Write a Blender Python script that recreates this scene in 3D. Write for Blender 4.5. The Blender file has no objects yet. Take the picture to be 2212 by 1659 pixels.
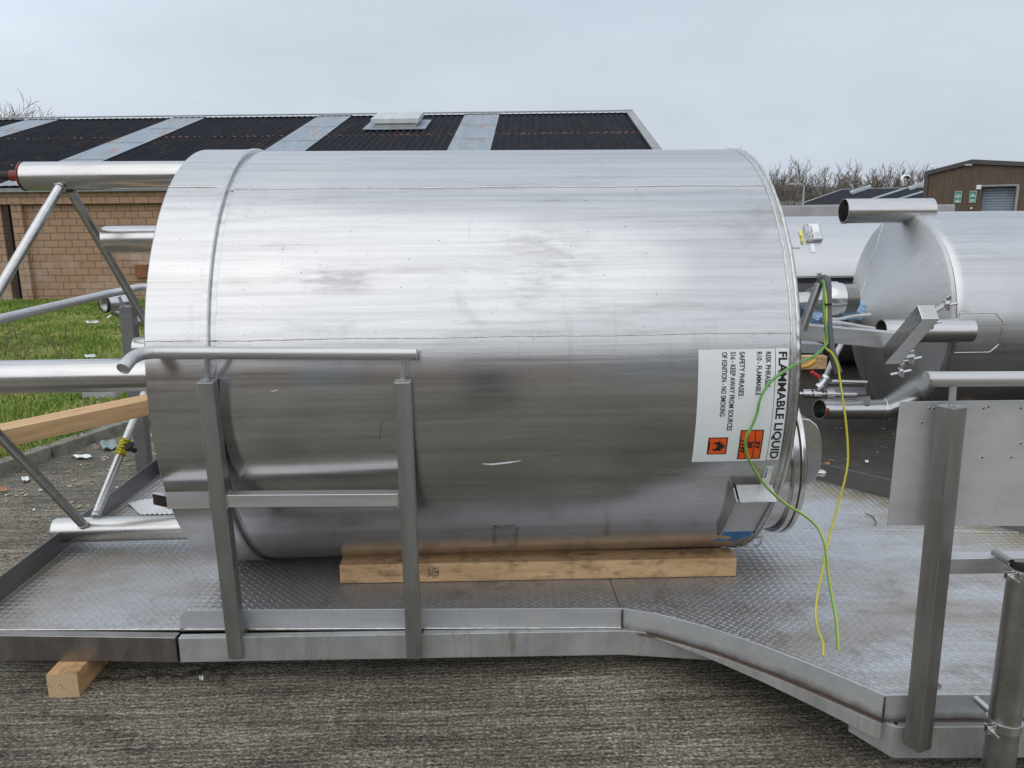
import bpy, bmesh, math, random
import numpy as np
from mathutils import Vector, Matrix
from mathutils.geometry import interpolate_bezier

S = bpy.context.scene
C = S.collection
R_ = math.radians
rng = random.Random(7)
nrng = np.random.default_rng(11)

# ------------------------------------------------------------------ camera
F, PITCH, ROLL, YAW, CZ = 1700., .2069, -.0081, .0409, 1.6855   # focal in px of a 2212-wide frame
c_, s_ = math.cos, math.sin
FW = np.array([s_(YAW)*c_(PITCH), c_(YAW)*c_(PITCH), -s_(PITCH)])
RT = np.array([c_(YAW), -s_(YAW), 0.])
UP = np.cross(RT, FW)
CR = RT*c_(ROLL)+UP*s_(ROLL)
CU = -RT*s_(ROLL)+UP*c_(ROLL)
CO = np.array([0, 0, CZ])
cam = bpy.data.cameras.new('camera')
cam.sensor_width = 36
cam.lens = F/2212*36
cam.clip_start = .05
cam.clip_end = 3000
camo = bpy.data.objects.new('camera', cam)
C.objects.link(camo)
camo.matrix_world = Matrix(((CR[0], CU[0], -FW[0], 0), (CR[1], CU[1], -FW[1], 0), (CR[2], CU[2], -FW[2], CZ), (0, 0, 0, 1)))
S.camera = camo

# ------------------------------------------------------------------ light, sky, exposure
SUN_EL, SUN_AZ = R_(48), R_(218)            # azimuth from +Y, clockwise
S.view_settings.view_transform = 'Standard'
S.view_settings.look = 'None'
S.view_settings.exposure = 0.0
S.view_settings.gamma = 1
sun = bpy.data.lights.new('sun', 'SUN')
sun.energy = .55
sun.angle = R_(80)
sun.color = (1, .975, .94)
suno = bpy.data.objects.new('sun', sun)
C.objects.link(suno)
sd = Vector((s_(SUN_AZ)*c_(SUN_EL), c_(SUN_AZ)*c_(SUN_EL), s_(SUN_EL)))
suno.rotation_euler = sd.to_track_quat('Z', 'Y').to_euler()
suno.location = sd*30


class NT:
    """small helper for writing node trees"""
    def __init__(self, tree):
        self.t = tree
        self.t.nodes.clear()

    def n(self, kind, ins=None, **kw):
        nd = self.t.nodes.new(kind)
        for k, v in kw.items():
            setattr(nd, k, v)
        for k, v in (ins or {}).items():
            self.put(nd.inputs[k], v)
        return nd

    def put(self, sock, v):
        if hasattr(v, 'outputs'):
            v = v.outputs[0]
        if hasattr(v, 'is_output'):
            self.t.links.new(v, sock)
        else:
            if isinstance(v, (tuple, list)) and len(v) == 3 and sock.type == 'RGBA':
                v = (*v, 1)
            sock.default_value = v

    def math(self, op, a, b=None, clamp=False):
        nd = self.n('ShaderNodeMath', operation=op, use_clamp=clamp)
        self.put(nd.inputs[0], a)
        if b is not None:
            self.put(nd.inputs[1], b)
        return nd.outputs[0]

    def mix(self, f, a, b, mode='MIX'):
        nd = self.n('ShaderNodeMix', data_type='RGBA', blend_type=mode)
        self.put(nd.inputs[0], f)
        self.put(nd.inputs[6], a)
        self.put(nd.inputs[7], b)
        return nd.outputs[2]

    def ramp(self, fac, stops):
        nd = self.n('ShaderNodeValToRGB')
        cr = nd.color_ramp
        while len(cr.elements) < len(stops):
            cr.elements.new(.5)
        for e, (p, col) in zip(cr.elements, stops):
            e.position = p
            if not isinstance(col, (tuple, list)):
                col = (col, col, col)
            e.color = (*col, 1)
        self.put(nd.inputs[0], fac)
        return nd.outputs[0]

    def coord(self, kind='Object'):
        return self.n('ShaderNodeTexCoord').outputs[kind]

    def scaled(self, vec, sc, loc=(0, 0, 0), rot=(0, 0, 0)):
        return self.n('ShaderNodeMapping', {'Vector': vec, 'Scale': sc, 'Location': loc, 'Rotation': rot}).outputs[0]

    def noise(self, vec, scale=1., detail=4., rough=.55, dist=0.):
        return self.n('ShaderNodeTexNoise', {'Vector': vec, 'Scale': scale, 'Detail': detail, 'Roughness': rough, 'Distortion': dist}).outputs[0]

    def rng(self, v, a, b, c=0., d=1.):
        return self.n('ShaderNodeMapRange', {'Value': v, 'From Min': a, 'From Max': b, 'To Min': c, 'To Max': d}).outputs[0]

    def bump(self, h, strength, dist=.01, normal=None):
        nd = self.n('ShaderNodeBump', {'Height': h, 'Strength': strength, 'Distance': dist})
        if normal is not None:
            self.put(nd.inputs['Normal'], normal)
        return nd.outputs[0]


W = bpy.data.worlds.new('World')
S.world = W
W.use_nodes = True
w = NT(W.node_tree)
gen = w.coord('Generated')
sky = w.n('ShaderNodeTexSky', sky_type='NISHITA', sun_disc=False, sun_elevation=SUN_EL, sun_rotation=SUN_AZ, air_density=1.2, dust_density=3., ozone_density=1.5)
cl = w.noise(w.scaled(gen, (1.1, 1.1, 3.4)), 1.5, 6, .55, .35)
cl2 = w.noise(w.scaled(gen, (2.3, 2.3, 6), (4, 1, 2)), 1.1, 5, .6, .2)
cloud = w.ramp(cl, ((.30, (.88, .91, .96)), (.50, (.96, .98, 1.02)), (.72, (1.04, 1.045, 1.055))))
sdn = w.n('ShaderNodeVectorMath', operation='DOT_PRODUCT')
w.put(sdn.inputs[0], gen)
sdn.inputs[1].default_value = Vector((-.34, -.80, .50)).normalized()
# thin overcast: the half of the sky with the sun behind the cloud is the bright half
lum = w.ramp(w.rng(sdn.outputs['Value'], -1, 1), ((.0, .60), (.20, .62), (.33, .80), (.52, .90), (.87, .99), (.97, 1.0)))
lum = w.math('MULTIPLY', w.math('MULTIPLY', lum, w.rng(cl2, .3, .7, .93, 1.07)), 12.0)
sep = w.n('ShaderNodeSeparateXYZ', {0: gen})
side = w.rng(sdn.outputs['Value'], -.6, .7, 1., 0.)
tint = w.mix(side, (.985, 1.0, 1.02), (.88, .965, 1.065))
cloudc = w.mix(1., cloud, tint, 'MULTIPLY')
sc_ = w.n('ShaderNodeVectorMath', {0: cloudc}, operation='SCALE')
w.put(sc_.inputs['Scale'], lum)
mixed = w.mix(.92, sky.outputs[0], sc_.outputs[0])
bg = w.n('ShaderNodeBackground', {'Color': mixed, 'Strength': .1})
w.n('ShaderNodeOutputWorld', {'Surface': bg})


# ------------------------------------------------------------------ pixel (2212 x 1659) -> point on a plane of the place
def ray(x, y):
    return FW+CR*(x-1106)/F-CU*(y-829.5)/F
def onY(x, y, Y):
    d = ray(x, y); return CO+d*(Y/d[1])
def onZ(x, y, Z):
    d = ray(x, y); return CO+d*((Z-CZ)/d[2])
def onX(x, y, X):
    d = ray(x, y); return CO+d*(X/d[0])
def onP(x, y, p, n):
    d = ray(x, y); return CO+d*(((np.array(p)-CO)@n)/(d@n))
def onCyl(x, y, Yc, Zc, R):
    d = ray(x, y); a = d[1]**2+d[2]**2; b = 2*(-d[1]*Yc+d[2]*(CZ-Zc)); k = Yc**2+(CZ-Zc)**2-R*R
    return CO+d*((-b-math.sqrt(max(b*b-4*a*k, 0)))/(2*a))


# ------------------------------------------------------------------ mesh building
def nrm(v):
    v = np.array(v, float); return v/np.linalg.norm(v)

def frame(d, up=(0, 0, 1)):
    d = nrm(d)
    if abs(d @ np.array(up)) > .98:
        up = (0, 1, 0)
    x = nrm(np.cross(d, up)); return x, np.cross(x, d)

WLOC = {}

class MB:
    def __init__(self):
        self.v = []; self.f = []; self.m = []

    def add(self, vs, fs, mi=0):
        o = len(self.v)
        self.v.extend([tuple(map(float, p)) for p in vs])
        self.f.extend([tuple(i+o for i in f) for f in fs])
        self.m.extend([mi]*len(fs))
        return self

    def box(self, c, s, R=None, mi=0):
        c = np.array(c, float); R = np.eye(3) if R is None else np.array(R)
        vs = [c+R@(np.array((i, j, k))*np.array(s)/2) for i in (-1, 1) for j in (-1, 1) for k in (-1, 1)]
        return self.add(vs, [(0, 1, 3, 2), (4, 6, 7, 5), (0, 4, 5, 1), (2, 3, 7, 6), (0, 2, 6, 4), (1, 5, 7, 3)], mi)

    def bar(self, p0, p1, wd, ht, up=(0, 0, 1), mi=0):
        p0, p1 = np.array(p0, float), np.array(p1, float)
        d = nrm(p1-p0); x, u = frame(d, up)
        return self.box((p0+p1)/2, (wd, np.linalg.norm(p1-p0), ht), np.array([x, d, u]).T, mi)

    def quad(self, a, b, c, d, mi=0):
        return self.add([a, b, c, d], [(0, 1, 2, 3)], mi)

    def prism(self, poly, vec, mi=0):
        n = len(poly); vec = np.array(vec, float)
        a = [np.array(p, float) for p in poly]; b = [p+vec for p in a]
        nv = sum((np.cross(a[i], a[(i+1) % n]) for i in range(n)), np.zeros(3))
        if nv@vec > 0:
            a, b = b, a
        return self.add(a+b, [tuple(range(n)), tuple(range(2*n-1, n-1, -1))]+[(i, i+n, (i+1) % n+n, (i+1) % n) for i in range(n)], mi)

    def tube(self, path, r, n=16, caps=(True, True), mi=0, inner=None, half=None, twist=0.):
        P = [np.array(p, float) for p in path]; k = len(P)
        rs = r if isinstance(r, (list, tuple, np.ndarray)) else [r]*k
        T = [nrm(P[min(i+1, k-1)]-P[max(i-1, 0)]) for i in range(k)]
        x, y = frame(T[0]); vs = []
        for i in range(k):
            x = nrm(x-T[i]*(x@T[i])); y = np.cross(T[i], x)
            for j in range(n):
                a = 2*math.pi*j/n+twist*i
                vs.append(P[i]+(x*c_(a)+y*s_(a))*rs[i])
        o = len(self.v)
        fs = []; ms = []
        for i in range(k-1):
            for j in range(n):
                fs.append((i*n+j, i*n+(j+1) % n, (i+1)*n+(j+1) % n, (i+1)*n+j))
                ms.append(mi if half is None or j < n*half[0] else half[1])
        self.add(vs, fs, mi); self.m[-len(ms):] = ms
        if inner:
            rin = inner
            iv = []; x, y = frame(T[0])
            for e, i in ((0, 0), (1, k-1)):
                if e == 1:
                    x2, y2 = frame(T[0])
                    for q in range(k):
                        x2 = nrm(x2-T[q]*(x2@T[q])); y2 = np.cross(T[q], x2)
                else:
                    x2, y2 = x, y
                dep = min(.3, np.linalg.norm(P[1]-P[0])*.8)
                if caps[e]:
                    continue
                base = P[i]; dirn = T[i]*(1 if e == 0 else -1)
                r1 = [base+(x2*c_(2*math.pi*j/n)+y2*s_(2*math.pi*j/n))*rin for j in range(n)]
                r2 = [p+dirn*dep for p in r1]
                ro = [base+(x2*c_(2*math.pi*j/n)+y2*s_(2*math.pi*j/n))*rs[i] for j in range(n)]
                ff = []
                for j in range(n):
                    q = (j+1) % n
                    ring = (2*n+j, 2*n+q, q, j); wall = (j, q, n+q, n+j)
                    if e == 1:
                        ring = ring[::-1]; wall = wall[::-1]
                    else:
                        ring = ring[::-1]; wall = wall[::-1]
                        ring = ring[::-1]; wall = wall[::-1]
                    ff += [ring, wall]
                ff.append(tuple(range(n, 2*n)))
                self.add(r1+r2+ro, ff, mi)
        if caps[0]:
            self.f.append(tuple(o+j for j in range(n))[::-1]); self.m.append(mi)
        if caps[1]:
            self.f.append(tuple(o+(k-1)*n+j for j in range(n))); self.m.append(mi)
        return self

    def lathe(self, prof, o, axis, n=48, a0=0., a1=2*math.pi, up=(0, 0, 1), mi=0):
        axis = nrm(axis); x, y = frame(axis, up); o = np.array(o, float)
        full = abs(a1-a0-2*math.pi) < 1e-6; m = n if full else n+1
        vs = [o+axis*a+(x*c_(a0+(a1-a0)*j/n)+y*s_(a0+(a1-a0)*j/n))*r for a, r in prof for j in range(m)]
        fs = [(i*m+j, i*m+(j+1) % m, (i+1)*m+(j+1) % m, (i+1)*m+j) for i in range(len(prof)-1) for j in range(n)]
        return self.add(vs, fs, mi)

    def wall(self, path, z0, z1, th, mi=0):
        """upright strip along an XY path, its thickness to the left of the path"""
        p = [np.array(q[:2], float) for q in path]; k = len(p)
        z0 = z0 if isinstance(z0, list) else [z0]*k
        z1 = z1 if isinstance(z1, list) else [z1]*k
        vs = []
        for i in range(k):
            ds = []
            if i: ds.append(nrm(p[i]-p[i-1]))
            if i < k-1: ds.append(nrm(p[i+1]-p[i]))
            nn = [np.array((-d[1], d[0])) for d in ds]
            m = nrm(sum(nn)); m = m*th/max(.3, m@nn[0])
            q = p[i]+m
            vs += [(*p[i], z0[i]), (*p[i], z1[i]), (*q, z1[i]), (*q, z0[i])]
        fs = [(0, 3, 2, 1), tuple(4*(k-1)+j for j in (0, 1, 2, 3))]
        for i in range(k-1):
            for j in range(4):
                a, b = 4*i+j, 4*i+(j+1) % 4
                fs.append((a, b, b+4, a+4))
        return self.add(vs, fs, mi)

    def build(self, name, mats, parent=None, smooth=True, bevel=0., segs=2, ang=35, kind=None, fix=True, origin=None):
        me = bpy.data.meshes.new(name)
        v = np.array(self.v, float)
        if parent is not None:
            loc = np.array(WLOC[parent.name])
        elif origin is not None:
            loc = np.array(origin, float)
        else:
            loc = np.array(((v[:, 0].min()+v[:, 0].max())/2, (v[:, 1].min()+v[:, 1].max())/2, v[:, 2].min()))
        me.from_pydata((v-loc).tolist(), [], self.f)
        mats = mats if isinstance(mats, (list, tuple)) else [mats]
        for m in mats:
            me.materials.append(m)
        if len(mats) > 1:
            me.polygons.foreach_set('material_index', self.m)
        if fix:
            b = bmesh.new(); b.from_mesh(me)
            bmesh.ops.recalc_face_normals(b, faces=b.faces)
            b.to_mesh(me); b.free()
        if smooth:
            me.shade_smooth()
            me.set_sharp_from_angle(angle=R_(ang))
        me.update()
        o = bpy.data.objects.new(name, me)
        C.objects.link(o)
        if parent is not None:
            o.parent = parent
            WLOC[o.name] = tuple(loc)
        else:
            o.location = loc
            WLOC[o.name] = tuple(loc)
        if bevel:
            md = o.modifiers.new('bevel', 'BEVEL')
            md.width = bevel; md.segments = segs; md.limit_method = 'ANGLE'; md.angle_limit = R_(40)
            md.harden_normals = True
        if kind:
            o['kind'] = kind
        return o


def tag(o, label=None, cat=None, group=None, kind=None):
    if label: o['label'] = label
    if cat: o['category'] = cat
    if group: o['group'] = group
    if kind: o['kind'] = kind
    return o

def thing(name, label, cat, loc, group=None):
    o = bpy.data.objects.new(name, None)
    C.objects.link(o)
    o.empty_display_size = .1
    o.location = [float(q) for q in loc]
    WLOC[o.name] = tuple(float(q) for q in loc)
    return tag(o, label, cat, group)

def copy_thing(root, loc, label=None):
    def cp(o, par):
        d = o.copy(); C.objects.link(d)
        if par: d.parent = par
        for ch in o.children: cp(ch, d)
        return d
    r = cp(root, None)
    r.location = [float(q) for q in loc]
    WLOC[r.name] = tuple(float(q) for q in loc)
    if label: r['label'] = label
    return r

def text2d(s, size, align='LEFT', bold=0., sx=1.):
    cu = bpy.data.curves.new('lettering', 'FONT')
    cu.body = s; cu.size = size; cu.align_x = align; cu.offset = bold; cu.resolution_u = 3
    o = bpy.data.objects.new('lettering', cu)
    C.objects.link(o)
    dg = bpy.context.evaluated_depsgraph_get()
    me = o.evaluated_get(dg).to_mesh()
    vs = [(v.co.x*sx, v.co.y) for v in me.vertices]; fs = [tuple(p.vertices) for p in me.polygons]
    o.evaluated_get(dg).to_mesh_clear()
    bpy.data.objects.remove(o); bpy.data.curves.remove(cu)
    return vs, fs

def smooth_path(pts, k=8):
    P = [np.array(p, float) for p in pts]; out = []
    for i in range(len(P)-1):
        p0 = P[max(i-1, 0)]; p1 = P[i]; p2 = P[i+1]; p3 = P[min(i+2, len(P)-1)]
        for j in range(k):
            t = j/k
            out.append(.5*((2*p1)+(-p0+p2)*t+(2*p0-5*p1+4*p2-p3)*t*t+(-p0+3*p1-3*p2+p3)*t**3))
    out.append(P[-1]); return out


# ------------------------------------------------------------------ materials
MATS = {}
def newmat(name):
    m = bpy.data.materials.new(name); m.use_nodes = True
    t = NT(m.node_tree)
    b = t.n('ShaderNodeBsdfPrincipled')
    t.n('ShaderNodeOutputMaterial', {'Surface': b})
    return m, t, b

def plain(name, col, rough=.6, metal=0., var=.12, scale=8., bump=0., spec=.5):
    m, t, b = newmat(name)
    v = t.coord()
    n = t.noise(v, scale, 5)
    lo = tuple(q*(1-var) for q in col); hi = tuple(min(1, q*(1+var)) for q in col)
    t.put(b.inputs['Base Color'], t.ramp(n, ((.3, lo), (.7, hi))))
    t.put(b.inputs['Roughness'], t.rng(n, .3, .7, max(.03, rough-.07), min(1, rough+.07)))
    b.inputs['Metallic'].default_value = metal
    b.inputs['Specular IOR Level'].default_value = spec
    if bump:
        t.put(b.inputs['Normal'], t.bump(t.noise(v, scale*6, 4), bump))
    return m

def steel(name, col=(.56, .56, .555), rough=.3, streak=(3, 60, 60), amt=.16, bump=.05, stain=0., stain_col=(.16, .10, .05), stain_scale=2.2, aniso=0., dirt=0., metal=1., spots=0., drip=0., tint=0.):
    """worn stainless: brush lines along one axis, stains, roughness variation"""
    m, t, b = newmat(name)
    v = t.coord()
    st = t.noise(t.scaled(v, streak), 1., 6, .62)
    st2 = t.noise(t.scaled(v, tuple(q*.23 for q in streak), (3, 7, 1)), 1., 4, .6)
    sc = t.math('ADD', t.math('MULTIPLY', st, .55), t.math('MULTIPLY', st2, .45))
    lo = tuple(q*(1-amt) for q in col); hi = tuple(min(.95, q*(1+amt*.7)) for q in col)
    base = t.ramp(sc, ((.32, lo), (.66, hi)))
    blot = t.noise(v, stain_scale, 6, .65, .4)
    ro = t.math('ADD', t.rng(sc, .3, .7, rough-.05, rough+.09), t.rng(blot, .35, .75, -.03, .08))
    me = metal
    if stain:
        mk = t.math('MULTIPLY', t.rng(t.noise(t.scaled(v, (1, 1, 1), (5, 2, 9)), stain_scale, 8, .7, .6), .52, .72), stain, True)
        base = t.mix(mk, base, stain_col)
        me = t.math('SUBTRACT', metal, t.math('MULTIPLY', mk, .75))
        ro = t.math('ADD', ro, t.math('MULTIPLY', mk, .25))
    if dirt:
        dk = t.math('MULTIPLY', t.rng(blot, .5, .8), dirt, True)
        base = t.mix(dk, base, tuple(q*.45 for q in col))
    if spots:
        sp = t.math('MULTIPLY', t.rng(t.noise(v, 90, 2), .70, .76), spots, True)
        base = t.mix(sp, base, (.12, .11, .10))
    if drip:
        dr = t.math('MULTIPLY', t.rng(t.noise(t.scaled(v, (26, 26, 2.5), (3, 1, 7)), 1., 6, .7, .3), .52, .68), t.rng(t.noise(v, 3.1, 4, .6), .42, .6), True)
        base = t.mix(t.math('MULTIPLY', dr, drip), base, (.19, .175, .115))
        pale = t.rng(t.noise(t.scaled(v, (18, 18, 5), (9, 4, 1)), 1., 6, .7), .62, .7)
        base = t.mix(t.math('MULTIPLY', pale, drip*.6), base, (.60, .60, .57))
        me = t.math('SUBTRACT', me, t.math('MULTIPLY', dr, .3))
    if tint:
        zz = t.n('ShaderNodeSeparateXYZ', {0: v}).outputs[2]
        tn = t.math('ADD', zz, t.math('MULTIPLY', t.math('SUBTRACT', t.noise(t.scaled(v, (9, 9, 3)), 1., 5, .65), .5), .05))
        tm = t.rng(tn, .148, .116)
        base = t.mix(t.math('MULTIPLY', tm, tint), base, (.085, .05, .028))
        me = t.math('SUBTRACT', me, t.math('MULTIPLY', tm, .3))
    t.put(b.inputs['Base Color'], base)
    t.put(b.inputs['Metallic'], me)
    t.put(b.inputs['Roughness'], ro)
    if aniso:
        tg = t.n('ShaderNodeTangent', direction_type='RADIAL', axis='X')
        b.inputs['Anisotropic'].default_value = aniso
        t.put(b.inputs['Tangent'], tg)
    nb = t.bump(st, bump, .004)
    t.put(b.inputs['Normal'], t.bump(t.noise(v, 2.3, 3), .06, .01, nb))
    return m

def cone_mat():
    m, t, b = newmat('scuffed_cone_steel')
    v = t.coord()
    d = t.n('ShaderNodeSeparateXYZ', {0: t.scaled(v, (1, 1, 1), (0, 0, -1.0))})
    an = t.math('ARCTAN2', d.outputs[1], d.outputs[2])
    rr = t.n('ShaderNodeVectorMath', {0: t.n('ShaderNodeCombineXYZ', {0: d.outputs[1], 1: d.outputs[2]})}, operation='LENGTH').outputs['Value']
    pol = t.n('ShaderNodeCombineXYZ', {0: t.math('MULTIPLY', an, 11.), 1: t.math('MULTIPLY', rr, 2.2)})
    ray_ = t.noise(pol, 1.6, 7, .7, .3)
    fine = t.noise(t.n('ShaderNodeCombineXYZ', {0: t.math('MULTIPLY', an, 60.), 1: t.math('MULTIPLY', rr, 6.)}), 1., 4, .6)
    base = t.ramp(t.math('ADD', t.math('MULTIPLY', ray_, .65), t.math('MULTIPLY', fine, .35)), ((.30, (.40, .405, .415)), (.55, (.485, .49, .50)), (.75, (.55, .555, .565))))
    pit = t.math('MULTIPLY', t.rng(t.noise(v, 38, 4, .7), .60, .70), t.rng(t.noise(v, 2.6, 4), .48, .62), True)
    base = t.mix(t.math('MULTIPLY', pit, .8), base, (.16, .16, .165))
    t.put(b.inputs['Base Color'], base)
    b.inputs['Metallic'].default_value = .9
    t.put(b.inputs['Roughness'], t.rng(ray_, .3, .7, .40, .50))
    t.put(b.inputs['Normal'], t.bump(ray_, .12, .012))
    return m

def boxmask(t, v, x0, x1, z0, z1, soft=.05, dist=.04, ns=9.):
    """soft mask over a rectangle of the near face, its edge broken by noise"""
    d = t.n('ShaderNodeSeparateXYZ', {0: v})
    nz = t.math('MULTIPLY', t.math('SUBTRACT', t.noise(v, ns, 5, .6), .5), dist*2)
    x = t.math('ADD', d.outputs[0], nz); z = t.math('ADD', d.outputs[2], nz)
    a = t.math('MULTIPLY', t.rng(x, x0-soft, x0+soft), t.rng(x, x1-soft, x1+soft, 1, 0))
    bb = t.math('MULTIPLY', t.rng(z, z0-soft, z0+soft), t.rng(z, z1-soft, z1+soft, 1, 0))
    near = t.rng(d.outputs[1], 0., -.05)
    return t.math('MULTIPLY', t.math('MULTIPLY', a, bb), near)

def shell_mat():
    m, t, b = newmat('brushed_tank_steel')
    v = t.coord()
    fine = t.noise(t.scaled(v, (1.6, 150, 150)), 1., 5, .7)
    mid = t.noise(t.scaled(v, (.7, 34, 34), (2, 5, 3)), 1., 6, .66, .25)
    wide = t.noise(t.scaled(v, (.35, 9, 9), (7, 1, 4)), 1., 4, .6)
    sc = t.math('ADD', t.math('MULTIPLY', mid, .5), t.math('ADD', t.math('MULTIPLY', fine, .2), t.math('MULTIPLY', wide, .3)))
    base = t.ramp(sc, ((.33, (.40, .402, .405)), (.5, (.545, .548, .553)), (.68, (.63, .634, .64))))
    # handling marks
    sm = t.noise(t.scaled(v, (5, 26, 26), (1, 3, 8)), 1., 6, .65)
    g = boxmask(t, v, .10, .42, 1.37, 1.63, .09, .11, 6)
    g2 = boxmask(t, v, -.66, -.42, 1.40, 1.49, .04, .06, 10)
    g3 = boxmask(t, v, -.98, -.05, 1.435, 1.465, .02, .02, 9)
    marks = t.math('MULTIPLY', t.math('ADD', t.math('ADD', g, g2), t.math('MULTIPLY', g3, .6)), t.rng(sm, .42, .62), True)
    base = t.mix(t.math('MULTIPLY', marks, .38), base, (.20, .19, .175))
    # rectangle left by a peeled-off sticker
    r1 = boxmask(t, v, .04, .155, -.80+1, -.62+1, .004, .006, 40)
    r2 = boxmask(t, v, .055, .14, -.80+1, -.64+1, .004, .006, 40)
    edge = t.math('MULTIPLY', t.math('SUBTRACT', r1, t.math('MULTIPLY', r2, .75)), t.rng(t.noise(v, 60, 4), .38, .6), True)
    base = t.mix(t.math('MULTIPLY', edge, .8), base, (.09, .09, .09))
    # smeared dirt running with the brush lines, thumb-sized smears, faint cross rubs
    smear = t.math('MULTIPLY', t.rng(t.noise(t.scaled(v, (1.3, 11, 11), (5, 5, 2)), 1., 7, .7), .56, .70), .42, True)
    base = t.mix(smear, base, (.27, .265, .255))
    rub = t.math('MULTIPLY', t.rng(t.noise(t.scaled(v, (16, 2.2, 2.2), (8, 1, 3)), 1., 5, .7), .60, .74), .28, True)
    base = t.mix(rub, base, (.30, .295, .28))
    smudge = t.math('MULTIPLY', t.rng(t.noise(v, 3.4, 5, .6, .5), .62, .76), .38, True)
    base = t.mix(smudge, base, (.25, .245, .235))
    sp = t.math('MULTIPLY', t.rng(t.noise(v, 70, 2, .5), .72, .75), .7, True)
    base = t.mix(sp, base, (.14, .13, .12))
    t.put(b.inputs['Base Color'], base)
    b.inputs['Metallic'].default_value = 1.
    ro = t.math('ADD', t.rng(sc, .35, .65, .14, .23), t.math('MULTIPLY', marks, .12))
    t.put(b.inputs['Roughness'], ro)
    tg = t.n('ShaderNodeTangent', direction_type='RADIAL', axis='X')
    b.inputs['Anisotropic'].default_value = .80
    t.put(b.inputs['Tangent'], tg)
    n1 = t.bump(mid, .08, .005)
    n2 = t.bump(fine, .06, .002, n1)
    t.put(b.inputs['Normal'], t.bump(t.noise(v, 1.7, 3, .5), .18, .012, n2))
    return m

M = {}
M['shell'] = shell_mat()
M['cone'] = cone_mat()
M['shell2'] = steel('brushed_steel_far_tank', (.55, .555, .56), .27, (.9, 45, 45), .16, .10, aniso=.5, dirt=.12)
M['shell3'] = steel('satin_steel_third_tank', (.60, .605, .61), .33, (.9, 40, 40), .10, .08, aniso=.4)
M['pipe'] = steel('pipe_steel', (.57, .57, .565), .22, (3, 40, 40), .16, .05, dirt=.25, spots=.3)
M['pipe_dull'] = steel('dull_pipe_steel', (.42, .415, .405), .32, (3, 40, 40), .2, .06, dirt=.3)
M['rail'] = steel('handrail_steel', (.56, .56, .565), .34, (3, 50, 50), .14, .05, dirt=.3, metal=.75)
M['post'] = steel('post_steel', (.40, .405, .405), .42, (50, 50, 3), .16, .06, dirt=.3, stain=.15, stain_scale=4)
M['post2'] = steel('brown_tinged_post_steel', (.36, .35, .335), .40, (50, 50, 3), .2, .06, dirt=.4, stain=.3, stain_col=(.11, .085, .06), stain_scale=3)
M['kick'] = steel('kick_plate_steel', (.55, .57, .60), .46, (2.5, 50, 50), .12, .05, dirt=.35, stain=.4, stain_col=(.27, .25, .17), stain_scale=4, metal=.6, spots=.4, drip=.35)
M['kick_tint'] = steel('heat_tinted_kick_plate', (.53, .55, .57), .46, (2.5, 50, 50), .14, .05, dirt=.4, stain=.3, stain_col=(.27, .25, .17), stain_scale=4, metal=.6, spots=.4, drip=.3, tint=.9)
M['kick_dark'] = steel('dark_kick_plate_steel', (.27, .265, .275), .45, (3, 40, 40), .14, .05, dirt=.3)
M['chan'] = steel('channel_steel', (.46, .475, .475), .46, (9, 40, 5), .22, .06, dirt=.5, stain=.7, stain_col=(.25, .20, .11), stain_scale=4.5, metal=.6, spots=.4, drip=.8)
M['chan_dark'] = steel('brown_channel_steel', (.34, .325, .32), .34, (20, 40, 3), .22, .06, dirt=.4, stain=.3, stain_col=(.13, .10, .085), stain_scale=3)
M['polish'] = steel('polished_steel', (.62, .62, .615), .16, (30, 30, 30), .06, .02, dirt=.1)
M['flange'] = steel('flange_steel', (.52, .52, .51), .24, (30, 30, 30), .12, .03, dirt=.2, stain=.2, stain_col=(.20, .15, .10), stain_scale=6)
M['panel'] = steel('grey_panel_steel', (.56, .57, .575), .50, (8, 8, 20), .12, .04, spots=.3, drip=.25, dirt=.45, stain=.35, stain_col=(.38, .38, .36), stain_scale=3.5, metal=.55)
M['black'] = plain('black_ink', (.012, .012, .013), .5)
M['dark'] = plain('dark_hollow', (.03, .022, .017), .7)
M['rubber'] = plain('black_rubber', (.02, .02, .022), .55, bump=.1)
M['white'] = plain('white_sticker_film', (.76, .80, .81), .32, var=.03, scale=3)
M['paper'] = plain('white_paper', (.70, .72, .73), .7, var=.06)
M['orange'] = plain('orange_sticker_ink', (.78, .105, .012), .35, var=.04)
M['yellow'] = plain('yellow_tag', (.72, .66, .12), .5)
M['red'] = plain('red_lever_plastic', (.45, .02, .02), .4)
M['redpaint'] = plain('dark_red_paint', (.24, .035, .025), .5, var=.5, scale=30)
M['wire_y'] = plain('yellow_wire_sheath', (.62, .56, .03), .38, var=.1)
M['wire_g'] = plain('green_wire_sheath', (.11, .33, .08), .38, var=.1)
M['conduit'] = plain('grey_plastic_sheath', (.10, .105, .115), .5, var=.15)
M['bluefilm'] = plain('pale_blue_film', (.28, .45, .66), .22, var=.35, scale=14, bump=.6)
M['bluepaint'] = plain('blue_tape_remnant', (.03, .18, .42), .6, var=.4, scale=25)
M['cloth'] = plain('grey_green_cloth', (.22, .29, .28), .8, var=.3, scale=30)
M['tile'] = plain('orange_clay', (.42, .16, .07), .8, var=.3)
M['gold'] = plain('brassy_orange_hose', (.60, .33, .03), .4)

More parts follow.
